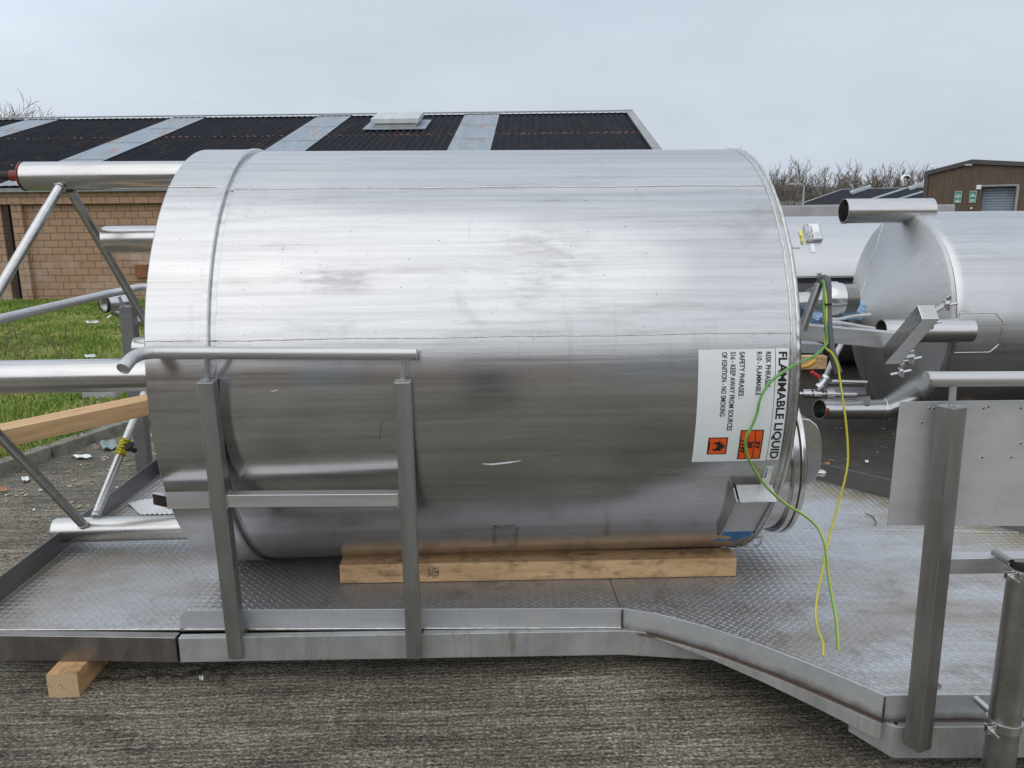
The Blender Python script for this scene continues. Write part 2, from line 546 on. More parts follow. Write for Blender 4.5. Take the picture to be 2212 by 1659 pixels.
def wood_mat(name, axis, tint=(1, 1, 1), grime=.5, turn=0.):
    m, t, b = newmat(name)
    v = t.scaled(t.coord(), (1, 1, 1), rot=(0, 0, -turn))
    sc = [22, 22, 22]; sc[axis] = 1.1
    k = [1, 1, 1]; k[axis] = .28
    knot = t.n('ShaderNodeTexVoronoi', {'Vector': t.scaled(v, tuple(9*q for q in k)), 'Scale': 1.}, feature='F1').outputs['Distance']
    kd = t.rng(knot, .05, .2, 1., 0.)
    gr = t.noise(t.scaled(v, tuple(sc)), 1., 6, .6, .8)
    gr2 = t.noise(t.scaled(v, tuple(q*4 for q in sc), (2, 1, 6)), 1., 4, .6)
    a = tuple(q*w_ for q, w_ in zip((.42, .27, .14), tint)); c = tuple(q*w_ for q, w_ in zip((.68, .49, .30), tint))
    base = t.ramp(t.math('ADD', t.math('MULTIPLY', gr, .7), t.math('MULTIPLY', gr2, .3)), ((.3, a), (.68, c)))
    base = t.mix(t.math('MULTIPLY', kd, .75), base, (.16, .085, .045))
    dirt = t.rng(t.noise(t.scaled(v, (3, 3, 6), (4, 4, 1)), 2.2, 8, .75), .49, .63)
    base = t.mix(t.math('MULTIPLY', dirt, grime), base, (.10, .065, .035))
    t.put(b.inputs['Base Color'], base)
    b.inputs['Roughness'].default_value = .72
    t.put(b.inputs['Normal'], t.bump(gr2, .25, .004))
    return m
M['woodx'] = wood_mat('sawn_pine_along_x', 0, (1.16, 1.1, 1.02), .6)
M['woody'] = wood_mat('sawn_pine_along_y', 1, (1., .86, .72), .6)
M['woodp'] = wood_mat('fresh_sawn_pine', 0, (1.2, 1.12, .98), .08, .97)

def endgrain():
    m, t, b = newmat('pine_end_grain')
    v = t.scaled(t.coord(), (1, 1, 1), (.012, 0, -.045))
    wv = t.n('ShaderNodeTexWave', {'Vector': t.scaled(v, (1, .02, 1)), 'Scale': 38., 'Distortion': 2.2, 'Detail': 2.}, wave_type='RINGS', rings_direction='SPHERICAL').outputs[0]
    base = t.ramp(wv, ((.15, (.42, .28, .14)), (.7, (.60, .45, .27))))
    base = t.mix(t.math('MULTIPLY', t.rng(t.noise(v, 45, 4), .55, .75), .5), base, (.22, .13, .06))
    t.put(b.inputs['Base Color'], base)
    b.inputs['Roughness'].default_value = .85
    return m
M['endgrain'] = endgrain()

def deck_mat(name='tread_plate_steel', gain=1., dr=0.):
    m, t, b = newmat(name)
    v = t.coord()
    n = t.noise(v, 1.3, 6, .6, .3)
    f = t.noise(t.scaled(v, (40, 90, 40)), 1., 4, .6)
    base = t.ramp(f, ((.3, tuple(gain*q for q in (.49, .50, .515))), (.7, tuple(gain*q for q in (.61, .62, .64)))))
    d = t.n('ShaderNodeSeparateXYZ', {0: v})
    # brown wash along drainage lines, yellow lichen at the far edge, darker shoe dirt
    w1 = t.rng(t.noise(t.scaled(v, (.8, 3.2, 1), (3, 1, 0)), 1.1, 6, .6, .5), .47, .66)
    base = t.mix(t.math('MULTIPLY', w1, .5), base, (.25, .19, .125))
    # walked-in mud: blotches and scuffs, thicker along the front kick plate
    mud = t.math('MULTIPLY', t.rng(t.noise(v, 5.5, 8, .72, .4), .50, .68), t.rng(d.outputs[1], -.35, -1.0, .22, .6), True)
    base = t.mix(mud, base, (.20, .17, .135))
    scuff = t.math('MULTIPLY', t.rng(t.noise(t.scaled(v, (9, 26, 1), (3, 3, 1), (0, 0, .5)), 1., 5, .7), .60, .70), .25, True)
    base = t.mix(t.math('MULTIPLY', t.math('MULTIPLY', t.rng(d.outputs[0], .5, 1.3), t.rng(t.noise(t.scaled(v, (.7, 2.6, 1), (9, 4, 0), (0, 0, .12)), 1.2, 6, .6, .4), .46, .62)), .38), base, (.29, .215, .14))
    base = t.mix(scuff, base, (.30, .29, .28))
    eg = t.math('ADD', t.math('MULTIPLY', d.outputs[0], .79), t.math('MULTIPLY', d.outputs[1], .61))
    lich = t.math('MULTIPLY', t.rng(eg, 1.78, 2.02), t.rng(t.noise(v, 9, 6, .7), .36, .56), True)
    base = t.mix(t.math('MULTIPLY', lich, .6), base, (.30, .25, .08))
    lft = t.math('MULTIPLY', t.rng(d.outputs[0], -1.6, -2.0), t.rng(t.noise(v, 3, 5), .4, .62), True)
    base = t.mix(t.math('MULTIPLY', lft, .5), base, (.32, .27, .19))
    t.put(b.inputs['Base Color'], base)
    t.put(b.inputs['Metallic'], t.math('SUBTRACT', .92, t.math('MULTIPLY', t.math('ADD', w1, lich), .3)))
    t.put(b.inputs['Roughness'], t.rng(n, .3, .7, .44+dr, .56+dr))
    t.put(b.inputs['Normal'], t.bump(f, .08, .003))
    return m
M['deck'] = deck_mat()
M['tread'] = deck_mat('tread_bar_steel', 1.0, -.03)

def ground_mat():
    m, t, b = newmat('brushed_old_concrete')
    v = t.coord()
    warp = t.noise(v, 2.5, 3, .5)
    vv = t.n('ShaderNodeVectorMath', {0: v, 1: t.n('ShaderNodeVectorMath', {0: warp, 1: (.02, .05, 0)}, operation='MULTIPLY')}, operation='ADD').outputs[0]
    line = t.noise(t.scaled(vv, (24, 92, 1)), 1., 5, .74)
    brk = t.noise(t.scaled(v, (75, 100, 1), (3, 8, 0)), 1., 3, .6)
    grit = t.noise(t.scaled(v, (190, 230, 1), (1, 4, 0)), 1., 3, .65)
    big = t.noise(v, .9, 6, .62, .4)
    wide = t.noise(t.scaled(v, (1.6, 30, 1), (9, 2, 0)), 1., 4, .6)
    yv = t.n('ShaderNodeSeparateXYZ', {0: vv}).outputs[1]
    row = t.math('MULTIPLY', t.math('SINE', t.math('ADD', t.math('MULTIPLY', yv, 262.), t.math('MULTIPLY', warp, 5.))), .016)
    h = t.math('ADD', t.math('ADD', t.math('MULTIPLY', line, .34), t.math('MULTIPLY', brk, .36)), t.math('ADD', t.math('MULTIPLY', grit, .26), t.math('MULTIPLY', wide, .18)))
    score = t.rng(t.noise(t.scaled(v, (.9, 55, 1), (2, 6, 0)), 1., 5, .7), .60, .74, 0., .09)
    stone = t.n('ShaderNodeTexVoronoi', {'Vector': t.scaled(v, (34, 46, 1)), 'Scale': 1.}, feature='F1').outputs['Distance']
    h = t.math('ADD', h, t.math('ADD', score, t.rng(stone, .05, .22, .055, 0.)))
    h = t.math('ADD', t.math('ADD', h, row), t.math('MULTIPLY', t.math('SUBTRACT', big, .5), .16))
    base = t.ramp(h, ((.475, (.026, .0235, .018)), (.54, (.094, .084, .065)), (.60, (.225, .204, .158)), (.685, (.58, .54, .43))))
    patch = t.rng(t.noise(t.scaled(v, (1, 1.4, 1), (6, 3, 0)), .55, 5, .6, .6), .36, .66, .62, 1.30)
    base = t.mix(1., base, t.n('ShaderNodeCombineColor', {0: patch, 1: patch, 2: patch}), 'MULTIPLY')
    crk = t.n('ShaderNodeTexVoronoi', {'Vector': t.n('ShaderNodeVectorMath', {0: t.scaled(v, (.8, 1.1, 1), (.3, .2, 0)), 1: t.n('ShaderNodeCombineXYZ', {0: t.math('MULTIPLY', t.noise(v, 4, 6, .7), .5), 1: t.math('MULTIPLY', t.noise(t.scaled(v, (1, 1, 1), (5, 5, 0)), 4, 6, .7), .5)})}, operation='ADD'), 'Scale': 1.}, feature='DISTANCE_TO_EDGE').outputs['Distance']
    crm = t.math('MULTIPLY', t.math('MULTIPLY', t.rng(crk, .004, .011, 1., 0.), t.rng(t.noise(v, .8, 3), .5, .6)), .75)
    base = t.mix(crm, base, (.018, .016, .013))
    oil = t.math('MULTIPLY', t.rng(t.noise(v, 2.1, 6, .65, .5), .63, .72), .6)
    base = t.mix(oil, base, (.022, .02, .018))
    rusty = t.math('MULTIPLY', t.rng(t.noise(t.scaled(v, (1, 2, 1), (1, 9, 0)), 1.5, 6, .7), .66, .74), .5)
    base = t.mix(rusty, base, (.16, .095, .055))
    moss = t.math('MULTIPLY', t.rng(t.noise(v, 1.7, 7, .7), .56, .72), .45)
    base = t.mix(moss, base, (.075, .08, .03), 'MIX')
    # damp yard beyond the platform, with tank shade painted into its dark tone
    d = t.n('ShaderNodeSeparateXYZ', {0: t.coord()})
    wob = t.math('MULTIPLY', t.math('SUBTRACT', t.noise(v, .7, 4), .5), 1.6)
    wet_shade = t.math('MULTIPLY', t.rng(t.math('ADD', d.outputs[0], wob), .6, 1.3), t.rng(t.math('ADD', d.outputs[1], wob), 3.9, 4.5))
    base = t.mix(t.math('MULTIPLY', wet_shade, .84), base, (.018, .016, .014))
    t.put(b.inputs['Base Color'], base)
    t.put(b.inputs['Roughness'], t.math('SUBTRACT', .88, t.math('MULTIPLY', wet_shade, .22)))
    b.inputs['Specular IOR Level'].default_value = .3
    t.put(b.inputs['Normal'], t.bump(h, .5, .008))
    return m
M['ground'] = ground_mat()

def lawn_mat(name='lawn_soil', cols=((.035, .06, .012), (.075, .125, .022), (.16, .15, .05))):
    m, t, b = newmat(name)
    v = t.coord()
    n = t.math('ADD', t.math('MULTIPLY', t.noise(v, 1.1, 5, .6), .6), t.math('MULTIPLY', t.noise(v, 14, 4, .6), .4))
    t.put(b.inputs['Base Color'], t.ramp(n, ((.36, cols[0]), (.49, cols[1]), (.62, cols[2]))))
    b.inputs['Roughness'].default_value = .8
    b.inputs['Specular IOR Level'].default_value = .25
    return m
M['lawn'] = lawn_mat()
M['blade'] = lawn_mat('grass_blade', ((.10, .16, .028), (.21, .295, .055), (.42, .40, .15)))
M['straw'] = plain('dry_stem', (.17, .12, .07), .8, var=.3)
M['kerbm'] = plain('mossy_concrete', (.20, .19, .155), .9, var=.5, scale=9, bump=.5)
M['leaf'] = plain('dry_chips', (.30, .22, .14), .8, var=.6, scale=3)

def block_mat():
    m, t, b = newmat('tan_block_masonry')
    v = t.coord()
    d = t.n('ShaderNodeSeparateXYZ', {0: v})
    cv = t.n('ShaderNodeCombineXYZ', {0: d.outputs[0], 1: d.outputs[2]})
    br = t.n('ShaderNodeTexBrick', {'Vector': cv, 'Scale': 1., 'Mortar Size': .009, 'Brick Width': .335, 'Row Height': .166, 'Color1': (.44, .268, .172), 'Color2': (.35, .205, .128), 'Mortar': (.16, .12, .09), 'Mortar Smooth': .2, 'Bias': 0.})
    br.offset = .5
    n = t.noise(v, 14, 5, .6)
    base = t.mix(.5, br.outputs[0], t.ramp(n, ((.3, (.29, .19, .12)), (.7, (.46, .30, .19)))))
    base = t.mix(br.outputs['Fac'], base, (.12, .09, .065))
    pale = t.math('MULTIPLY', t.math('MULTIPLY', t.rng(t.noise(t.scaled(v, (1, 1, 1.6), (2, 0, 5)), .9, 5, .6), .48, .64), t.rng(d.outputs[2], 1.7, 1.0)), .5)
    base = t.mix(pale, base, (.50, .44, .37))
    t.put(b.inputs['Base Color'], base)
    b.inputs['Roughness'].default_value = .88
    t.put(b.inputs['Normal'], t.bump(t.math('SUBTRACT', 1., br.outputs['Fac']), .5, .01, t.bump(n, .2, .01)))
    return m
M['block'] = block_mat()

def sheet_mat(name, lo, hi, rust=.0, rough=.6, spec=.4):
    m, t, b = newmat(name)
    v = t.coord()
    n = t.noise(t.scaled(v, (3, .5, .5)), 1.5, 6, .65)
    base = t.ramp(n, ((.3, lo), (.7, hi)))
    if rust:
        r = t.math('MULTIPLY', t.rng(t.noise(t.scaled(v, (2.2, .7, .7), (1, 5, 2)), 1.3, 8, .7, .4), .55, .68), rust, True)
        base = t.mix(r, base, (.33, .15, .055))
    t.put(b.inputs['Base Color'], base)
    b.inputs['Roughness'].default_value = rough
    b.inputs['Specular IOR Level'].default_value = spec
    return m
M['roof'] = sheet_mat('black_corrugated_sheet', (.008, .009, .013), (.019, .021, .028), .08, .8, .1)
M['strip'] = sheet_mat('pale_rooflight_sheet', (.20, .245, .29), (.29, .335, .38), .85, .55)
M['rustline'] = sheet_mat('rusty_lap_edge', (.12, .05, .025), (.27, .10, .04), .4)
M['gutter'] = sheet_mat('grey_painted_metal', (.23, .24, .25), (.33, .34, .35), .1)
M['ventm'] = sheet_mat('pale_grey_vent_metal', (.40, .43, .44), (.52, .55, .56), .06, .45)
M['ventc'] = sheet_mat('cream_vent_metal', (.48, .48, .44), (.6, .6, .56), .1, .5)
M['brown'] = sheet_mat('brown_ribbed_cladding', (.085, .062, .040), (.125, .092, .060), .12, .55)
M['browntrim'] = plain('dark_brown_trim', (.06, .052, .047), .5)
M['shutter'] = steel('blue_grey_shutter', (.34, .40, .46), .45, (2, 2, 20), .1, .03, metal=.15)
M['signgreen'] = plain('green_sign_paint', (.015, .24, .16), .4)
M['fence'] = plain('weathered_fence_boards', (.20, .20, .19), .85, var=.3)
M['concrete'] = plain('pale_concrete', (.36, .36, .36), .85, var=.15, scale=3, bump=.2)
M['bark'] = plain('bare_bark', (.155, .135, .112), .9, var=.3)
M['twig'] = plain('bare_twigs', (.185, .158, .128), .9, var=.3)
M['twig2'] = plain('reddish_bare_twigs', (.175, .14, .112), .9, var=.3)
M['ivy'] = plain('olive_scrub', (.105, .105, .05), .85, var=.4, scale=2)
M['hill'] = plain('haze_tinted_moorland', (.115, .135, .155), .95, var=.2, scale=.02)  # bluish distance haze is painted into the hill colour

# ------------------------------------------------------------------ ground
GZ = -.22
g = MB()
g.quad((-900, -900, GZ), (900, -900, GZ), (900, 900, GZ), (-900, 900, GZ))
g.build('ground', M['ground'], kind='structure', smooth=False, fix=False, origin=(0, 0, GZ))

KA, KB = onZ(0, 1030, GZ), onZ(300, 925, GZ)
kd = nrm((KB-KA)*np.array((1, 1, 0)))
kn = np.array((-kd[1], kd[0], 0))           # towards the lawn
K0, K1 = KA-kd*4, KA+kd*17.5
lz = GZ+.085
lw = MB()
lw.add([(*(K0+kn*.12)[:2], lz), (*(K1+kn*.12)[:2], lz), (*(K1+kn*34)[:2], lz), (*(K0+kn*34)[:2], lz)], [(0, 1, 2, 3)])
lw.build('lawn', M['lawn'], kind='structure', smooth=False, origin=(0, 0, lz))
kb = MB()
pp = K0.copy(); L = 0
segs = int(np.linalg.norm(K1-K0)/.9)
for i in range(segs):
    a = K0+kd*(i*.9); b_ = K0+kd*(i*.9+.885)
    j = rng.uniform(-.008, .008)
    kb.box(((a+b_)/2+kn*(.06+j))+np.array((0, 0, .05+rng.uniform(-.01, .004))), (.885, .12, .12), np.array([kd, kn, (0, 0, 1)]).T)
tag(kb.build('kerb', M['kerbm'], bevel=.012), kind='structure')

# grass blades: one carpet
N = 190000
tt = nrng.random(N)**1.0
al = nrng.uniform(-1.5, 17.3, N); la = nrng.uniform(.1, 14, N)*nrng.random(N)**.35
P0 = KA[None, :2]+kd[None, :2]*al[:, None]+kn[None, :2]*la[:, None]
bl = np.zeros((N, 3, 3)); h = nrng.uniform(.025, .065, N)*(1+.5*np.sin(P0[:, 0]*3.1)*np.sin(P0[:, 1]*2.3)); an = nrng.uniform(0, 2*np.pi, N); wd = nrng.uniform(.006, .016, N)
le = nrng.uniform(-.05, .05, (N, 2))
bl[:, 0, :2] = P0+np.c_[np.cos(an), np.sin(an)]*wd[:, None]; bl[:, 1, :2] = P0-np.c_[np.cos(an), np.sin(an)]*wd[:, None]
bl[:, 2, :2] = P0+le; bl[:, :2, 2] = lz-.004; bl[:, 2, 2] = lz+h
def soup(name, tris, mat, kind=None):
    n = len(tris)
    me = bpy.data.meshes.new(name)
    me.vertices.add(n*3); me.vertices.foreach_set('co', tris.reshape(-1))
    me.loops.add(n*3); me.loops.foreach_set('vertex_index', np.arange(n*3, dtype=np.int32))
    me.polygons.add(n); me.polygons.foreach_set('loop_start', np.arange(0, n*3, 3, dtype=np.int32))
    me.materials.append(mat); me.update(calc_edges=True); me.validate()
    o = bpy.data.objects.new(name, me); C.objects.link(o)
    WLOC[o.name] = (0, 0, 0)
    if kind: o['kind'] = kind
    return o
soup('grass', bl, M['blade'], 'stuff')['label'] = 'short green grass with straw patches in front of the block wall'

# chips, dry leaves and pebbles lying on the yard
def chips(name, n, fn, size, mat, label):
    t = np.zeros((n*2, 3, 3))
    for i in range(n):
        x, y = fn(); a = rng.uniform(0, 6.28); s1 = rng.uniform(*size); s2 = s1*rng.uniform(.35, .9)
        ux, uy = np.array((c_(a), s_(a))), np.array((-s_(a), c_(a)))
        q = [np.array((x, y))+ux*s1*i_+uy*s2*j_ for i_, j_ in ((-1, -.7), (1, -1), (.8, 1), (-.9, .8))]
        zz = [GZ+.004+rng.uniform(0, s1*.5) for _ in range(4)]
        q = [(*p, z) for p, z in zip(q, zz)]
        t[2*i] = (q[0], q[1], q[2]); t[2*i+1] = (q[0], q[2], q[3])
    tag(soup(name, t, mat, 'stuff'), label)
def left_yard():
    while 1:
        a = rng.uniform(-1.5, 9); l = rng.uniform(-3.2, -.02)
        p = KA+kd*a-kn*abs(l)*1.0
        if p[0] < -2.3 or p[1] > 5.4: return p[0], p[1]
chips('leaf_litter', 1500, left_yard, (.006, .022), M['leaf'], 'brown dry leaf scraps scattered over the yard left of the platform')
chips('pale_grit', 420, left_yard, (.005, .016), M['paper'], 'pale stone chips scattered over the yard left of the platform')
chips('yard_grit', 260, lambda: (rng.uniform(1.2, 4.2), rng.uniform(4.6, 7.5)), (.005, .016), M['kerbm'], 'small grit on the damp shaded yard beyond the platform')

# ------------------------------------------------------------------ hills
hl = MB(); k = 120
vs = []; 
for i in range(k+1):
    a = R_(-100+200*i/k); r = 620
    hz = 20+7*math.sin(i*.21)+4*math.sin(i*.53+1)+2*math.sin(i*1.7)
    vs += [(r*s_(a), r*c_(a), -5), ((r+40)*s_(a), (r+40)*c_(a), hz), ((r+160)*s_(a), (r+160)*c_(a), -5)]
hl.add(vs, [(3*i+j, 3*i+j+1, 3*i+4+j, 3*i+3+j) for i in range(k) for j in (0, 1)])
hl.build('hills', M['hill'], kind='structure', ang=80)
#@@PART2

# ------------------------------------------------------------------ the walkway platform
plat = thing('walkway_platform', 'low stainless walkway platform with tread plate deck, handrails and a dog-leg bend', 'platform', (0, 4.1, -.12))
front_px = [(1345, 1314), (1421, 1326), (1481, 1341), (1556, 1363), (1661, 1400), (1769, 1442), (1912, 1502)]
fk = [onZ(385, 1318, .09)]+[onZ(x, y, .09) for x, y in front_px]
f_right = onZ(2212, 1500, .09)
dirr = nrm((f_right-fk[-1])*np.array((1, 1, 0)))
f_end = fk[-1]+dirr*1.7
fk_all = [p[:2] for p in fk]+[f_end[:2]]
DL = -2.19                                     # left end of the deck
d0 = nrm((fk[1]-fk[0])*np.array((1, 1, 0)))
fl = fk[0]-d0*((fk[0][0]-DL)/d0[0])             # front left corner
bk = [np.array((-2.195, 5.20)), np.array((1.70, 5.12)), np.array((1.95, 5.03)), onZ(1759, 1035, 0)[:2], onZ(1921, 1077, 0)[:2]]
bd = nrm(bk[-1]-bk[-2]); bk.append(bk[-1]+bd*1.0)
deck_poly = [np.array(fl[:2])]+[np.array(p) for p in fk_all]+[bk[-1]]+bk[::-1][1:]

def inside(poly, P, mar=0.):
    P = np.asarray(P); x, y = P[:, 0], P[:, 1]; c = np.zeros(len(P), bool); k = len(poly); dm = np.full(len(P), 9.)
    for i in range(k):
        a, b_ = poly[i], poly[(i+1) % k]
        cond = ((a[1] > y) != (b_[1] > y))
        with np.errstate(divide='ignore', invalid='ignore'):
            xi = (b_[0]-a[0])*(y-a[1])/(b_[1]-a[1])+a[0]
        c ^= cond & (x < xi)
        e = b_-a; t = np.clip(((P-a)@e)/(e@e), 0, 1); dm = np.minimum(dm, np.hypot(*(P-(a+t[:, None]*e)).T))
    return c & (dm > mar)

def clip_x(poly, x0, keep_left):
    out = []; k = len(poly)
    for i in range(k):
        a, b_ = poly[i], poly[(i+1) % k]
        ia = (a[0] < x0) == keep_left; ib = (b_[0] < x0) == keep_left
        if ia: out.append(a)
        if ia != ib: out.append(a+(b_-a)*((x0-a[0])/(b_[0]-a[0])))
    return out

def deck_plate(poly, ang, pitch):
    m = MB()
    vs = [(*p, z) for z in (0., -.006) for p in poly]; k = len(poly)
    m.add(vs, [tuple(range(k)), tuple(range(2*k-1, k-1, -1))]+[(i, i+k, (i+1) % k+k, (i+1) % k) for i in range(k)])
    ca, sa = c_(ang), s_(ang)
    gx = np.arange(-330, 330)
    I, J = np.meshgrid(gx, gx); I, J = I.ravel(), J.ravel()
    ev = (I+J) % 2 == 0
    I, J = I[ev], J[ev]
    X = I*pitch; Y = J*pitch
    P = np.c_[X*ca-Y*sa, X*sa+Y*ca]+np.array((.5, 4.0))
    ok = inside(poly, P, .02)
    P = P[ok]; par = (J % 2)[ok]
    L, Wd, H = .0165, .0042, .0022
    base = np.array([(-L, 0, 0), (-L*.5, -Wd, 0), (L*.5, -Wd, 0), (L, 0, 0), (L*.5, Wd, 0), (-L*.5, Wd, 0), (-L*.6, 0, H), (L*.6, 0, H)])
    fs = [(0, 1, 6), (1, 2, 7, 6), (2, 3, 7), (3, 4, 7), (4, 5, 6, 7), (5, 0, 6)]
    for a, pr_ in ((ang+R_(40), 0), (ang-R_(40), 1)):
        q = P[par == pr_]
        rot = np.array([[c_(a), -s_(a), 0], [s_(a), c_(a), 0], [0, 0, 1]])
        loc = base@rot.T
        for p in q:
            m.add(loc+np.array((p[0], p[1], .0003)), fs, 1)
    return m
XS = .60
deck_plate(clip_x(deck_poly, XS-.002, True), R_(-3), .0190).build('deck_plate', [M['deck'], M['tread']], plat, ang=25, fix=False)
deck_plate(clip_x(deck_poly, XS+.002, False), R_(-3), .0190).build('deck_plate', [M['deck'], M['tread']], plat, ang=25, fix=False)

def out(p, d):           # shift a point square to the front line, towards the camera
    nn = np.array((d0[1], -d0[0])); return np.array(p[:2])+nn*d
# kick plates
kf = [fk[0], fk[0]+d0*.012, fk[0]+d0*.03, fk[0]+d0*.055]+[fk[1]]
MB().wall([p[:2] for p in kf], 0.002, [.045, .072, .085, .09, .09], .006).build('kick_plate', M['kick'], plat, bevel=.0015)
MB().wall([p[:2] for p in fk[1:]], [.002]+[-.012]*6, .09, .006).build('kick_plate', M['kick_tint'], plat, bevel=.0015)
MB().wall([fk[-1][:2], f_end[:2]], -.012, .09, .006).build('kick_plate', M['kick_tint'], plat, bevel=.0015)
MB().wall([bk[0]+np.array((-.006, .006)), np.array((DL-.006, fl[1]+.12))], 0.002, .115, .006).build('kick_plate', M['kick_dark'], plat, bevel=.0015)
MB().wall([p for p in bk[::-1]], 0.002, .12, .006).build('kick_plate', M['kick_dark'], plat, bevel=.0015)
# edge channels
gapx = onZ(387, 1375, 0)
ga = out(gapx, .012)
ca_ = out(fl, .025)
cl_end = ga-d0[:2]*.012
MB().wall([np.array(fl[:2])-d0[:2]*.4+np.array((d0[1], -d0[0]))*.025, cl_end], -.112, .001, .045).build('edge_channel', M['chan_dark'], plat, bevel=.003)
ce = out(onZ(1345, 1370, 0), .022)+d0[:2]*.42
MB().wall([ga, out(fk[1], .022), ce], -.112, -.001, .035).build('edge_channel', M['chan'], plat, bevel=.003)
# channel under the sloping front
sl = [np.array(p[:2])+np.array((-.012, -.012)) for p in fk[2:]]
MB().wall(sl, [-.012-.06*i/5 for i in range(6)], -.0125, .03).build('edge_channel', M['chan'], plat, bevel=.002)
rb = np.array(fk[-1][:2])+np.array((.035, -.028))
MB().wall([rb, rb+dirr[:2]*1.7], -.135, -.014, .04).build('edge_channel', M['chan'], plat, bevel=.003)
MB().wall([rb+np.array((-.1, .13)), rb+np.array((-.002, .002))], [-.118, -.135], -.014, .03).build('edge_channel', M['chan'], plat, bevel=.003)
# weld beads along the foot of the kick plates
def bead(pts, r, n=7):
    P = []
    pts = [np.array(p, float) for p in pts]
    for a, b_ in zip(pts[:-1], pts[1:]):
        k = max(2, int(np.linalg.norm(b_-a)/.011))
        P += [a+(b_-a)*i/k for i in range(k)]
    P.append(pts[-1])
    return MB().tube(P, [r*rng.uniform(.75, 1.25) for _ in P], n)
M['bead'] = steel('weld_bead_steel', (.60, .59, .57), .28, (60, 60, 60), .2, .03, stain=.35, stain_col=(.22, .13, .06), stain_scale=9)
M['rustbead'] = steel('heat_tinted_weld', (.11, .075, .05), .5, (60, 60, 60), .3, .05, stain=.4, stain_col=(.07, .035, .02), stain_scale=14, metal=.5)
bead([(*out(fk[0]+d0*.02, .003), .004), (*out(fk[1], .003), .004)], .0035).build('weld_seam', M['bead'], plat)
bead([(*(np.array(p[:2])+np.array((-.003, -.005))), -.012) for p in fk[1:]], .0042).build('weld_seam', M['rustbead'], plat)
bead([(*fl[:2], .003), (*(fk[0])[:2], .003)], .0035).build('weld_seam', M['bead'], plat)
for z0, q in ((.09, fk[1]), (.09, fk[-1])):
    bead([(*(q[:2]+np.array((-.002, -.004))), .085), (*(q[:2]+np.array((-.002, -.004))), -.008)], .0035).build('weld_seam', M['rustbead'], plat)

# front handrail
def post(base, top, sz, mat, par):
    m = MB(); d = nrm(np.array(top)-np.array(base))
    m.bar(base, top, sz, sz, up=(0, 1, 0))
    return m.build('post', mat, par, bevel=.004, segs=3)
PY0, PY1 = 3.03, 2.955
pb1, pt1 = onY(514, 1413, PY0), onY(447, 822, PY1)
pb2, pt2 = onY(896, 1413, PY0-.045), onY(870, 822, PY1-.02)
pt1[1], pt2[1] = PY1, PY1-.02
zr = onY(890, 763, 2.92)[2]
rl = smooth_path([onY(266, 797, 2.775), onY(274, 786, 2.80), onY(287, 773, 2.85), onY(308, 764, 2.895), onY(335, 761, 2.915)], 6)
rl += [onY(900, 763.5, 2.912)]
rail = MB().tube(rl, .0235, 24, (False, True), inner=.0205)
rail = rail.build('handrail', M['rail'], plat, ang=50)
bead([onY(337, 761, 2.92)+np.array((0, .0225*s_(a), .0225*c_(a))) for a in np.linspace(0, 6.283, 26)], .0018, 5).build('weld_seam', M['bead'], rail)
for b0, t0, px in ((pb1, pt1, 448), (pb2, pt2, 872)):
    post(b0, t0, .062, M['post'], rail)
    tp = onY(px, 770, 2.915)
    MB().tube([t0+np.array((0, 0, -.01)), (t0[0], t0[1], t0[2]+.01), (tp[0], tp[1], tp[2]-.005)], .010, 12).build('spigot', M['rail'], rail)
    p = np.array(b0)
    MB().box(p+np.array((0, -.002, -.004)), (.056, .05, .006)).build('end_cap', M['flange'], rail, bevel=.002)
zc = .5*(onY(600, 1067, 2.95)[2]+onY(600, 1098, 2.95)[2])
f_ = (zc-pb1[2])/(pt1[2]-pb1[2]); q1 = pb1+(pt1-pb1)*f_; f2_ = (zc-pb2[2])/(pt2[2]-pb2[2]); q2 = pb2+(pt2-pb2)*f2_
hw = .026
def sqtube(p0, p1, h, mitre0=0., par=None, name='mid_rail', mat=None, open0=True):
    """square hollow bar along X; mitre0 shortens the front wall at the first end"""
    m = MB(); t = .004
    p0, p1 = np.array(p0, float), np.array(p1, float)
    def ring(p, hh, mit):
        return [p+np.array((mit, -hh, -hh)), p+np.array((mit, -hh, hh)), p+np.array((0, hh, hh)), p+np.array((0, hh, -hh))]
    vs = ring(p0, h, mitre0)+ring(p1, h, 0)+ring(p0, h-t, mitre0)+ring(p0+np.array((.3, 0, 0)), h-t, 0)
    fs = [(i, (i+1) % 4, 4+(i+1) % 4, 4+i) for i in range(4)]+[(4, 5, 6, 7)]
    fs += [(i, (i+1) % 4, 8+(i+1) % 4, 8+i) for i in range(4)]+[(8+i, 8+(i+1) % 4, 12+(i+1) % 4, 12+i) for i in range(4)]+[(12, 13, 14, 15)]
    m.add(vs, fs[:9]); k0 = len(m.v)-16; m.f += [tuple(i+k0 for i in f) for f in fs[9:]]; m.m += [1]*len(fs[9:])
    return m.build(name, [mat, M['dark']], par, smooth=False, fix=True)
ml = onY(345, 1083, q1[1]); 
e1 = np.array((onY(332, 1085, q1[1]+hw)[0], q1[1], zc))
sqtube(e1, q1-np.array((.031, 0, 0)), hw, onY(360, 1085, q1[1]-hw)[0]-e1[0], rail, 'mid_rail', M['rail'])
mr = MB(); mr.bar(q1+np.array((.031, 0, 0)), q2-np.array((.031, 0, 0)), 2*hw, 2*hw); mr.build('mid_rail', M['rail'], rail, bevel=.003)
for qx, sx in ((q1, -1), (q1, 1), (q2, -1)):
    xx = qx[0]+sx*.0335; h_ = hw+.002
    bead([(xx, qx[1]-h_, zc-h_), (xx, qx[1]-h_, zc+h_), (xx, qx[1]+h_, zc+h_), (xx, qx[1]+h_, zc-h_), (xx, qx[1]-h_, zc-h_)], .0038).build('weld_seam', M['bead'], rail)
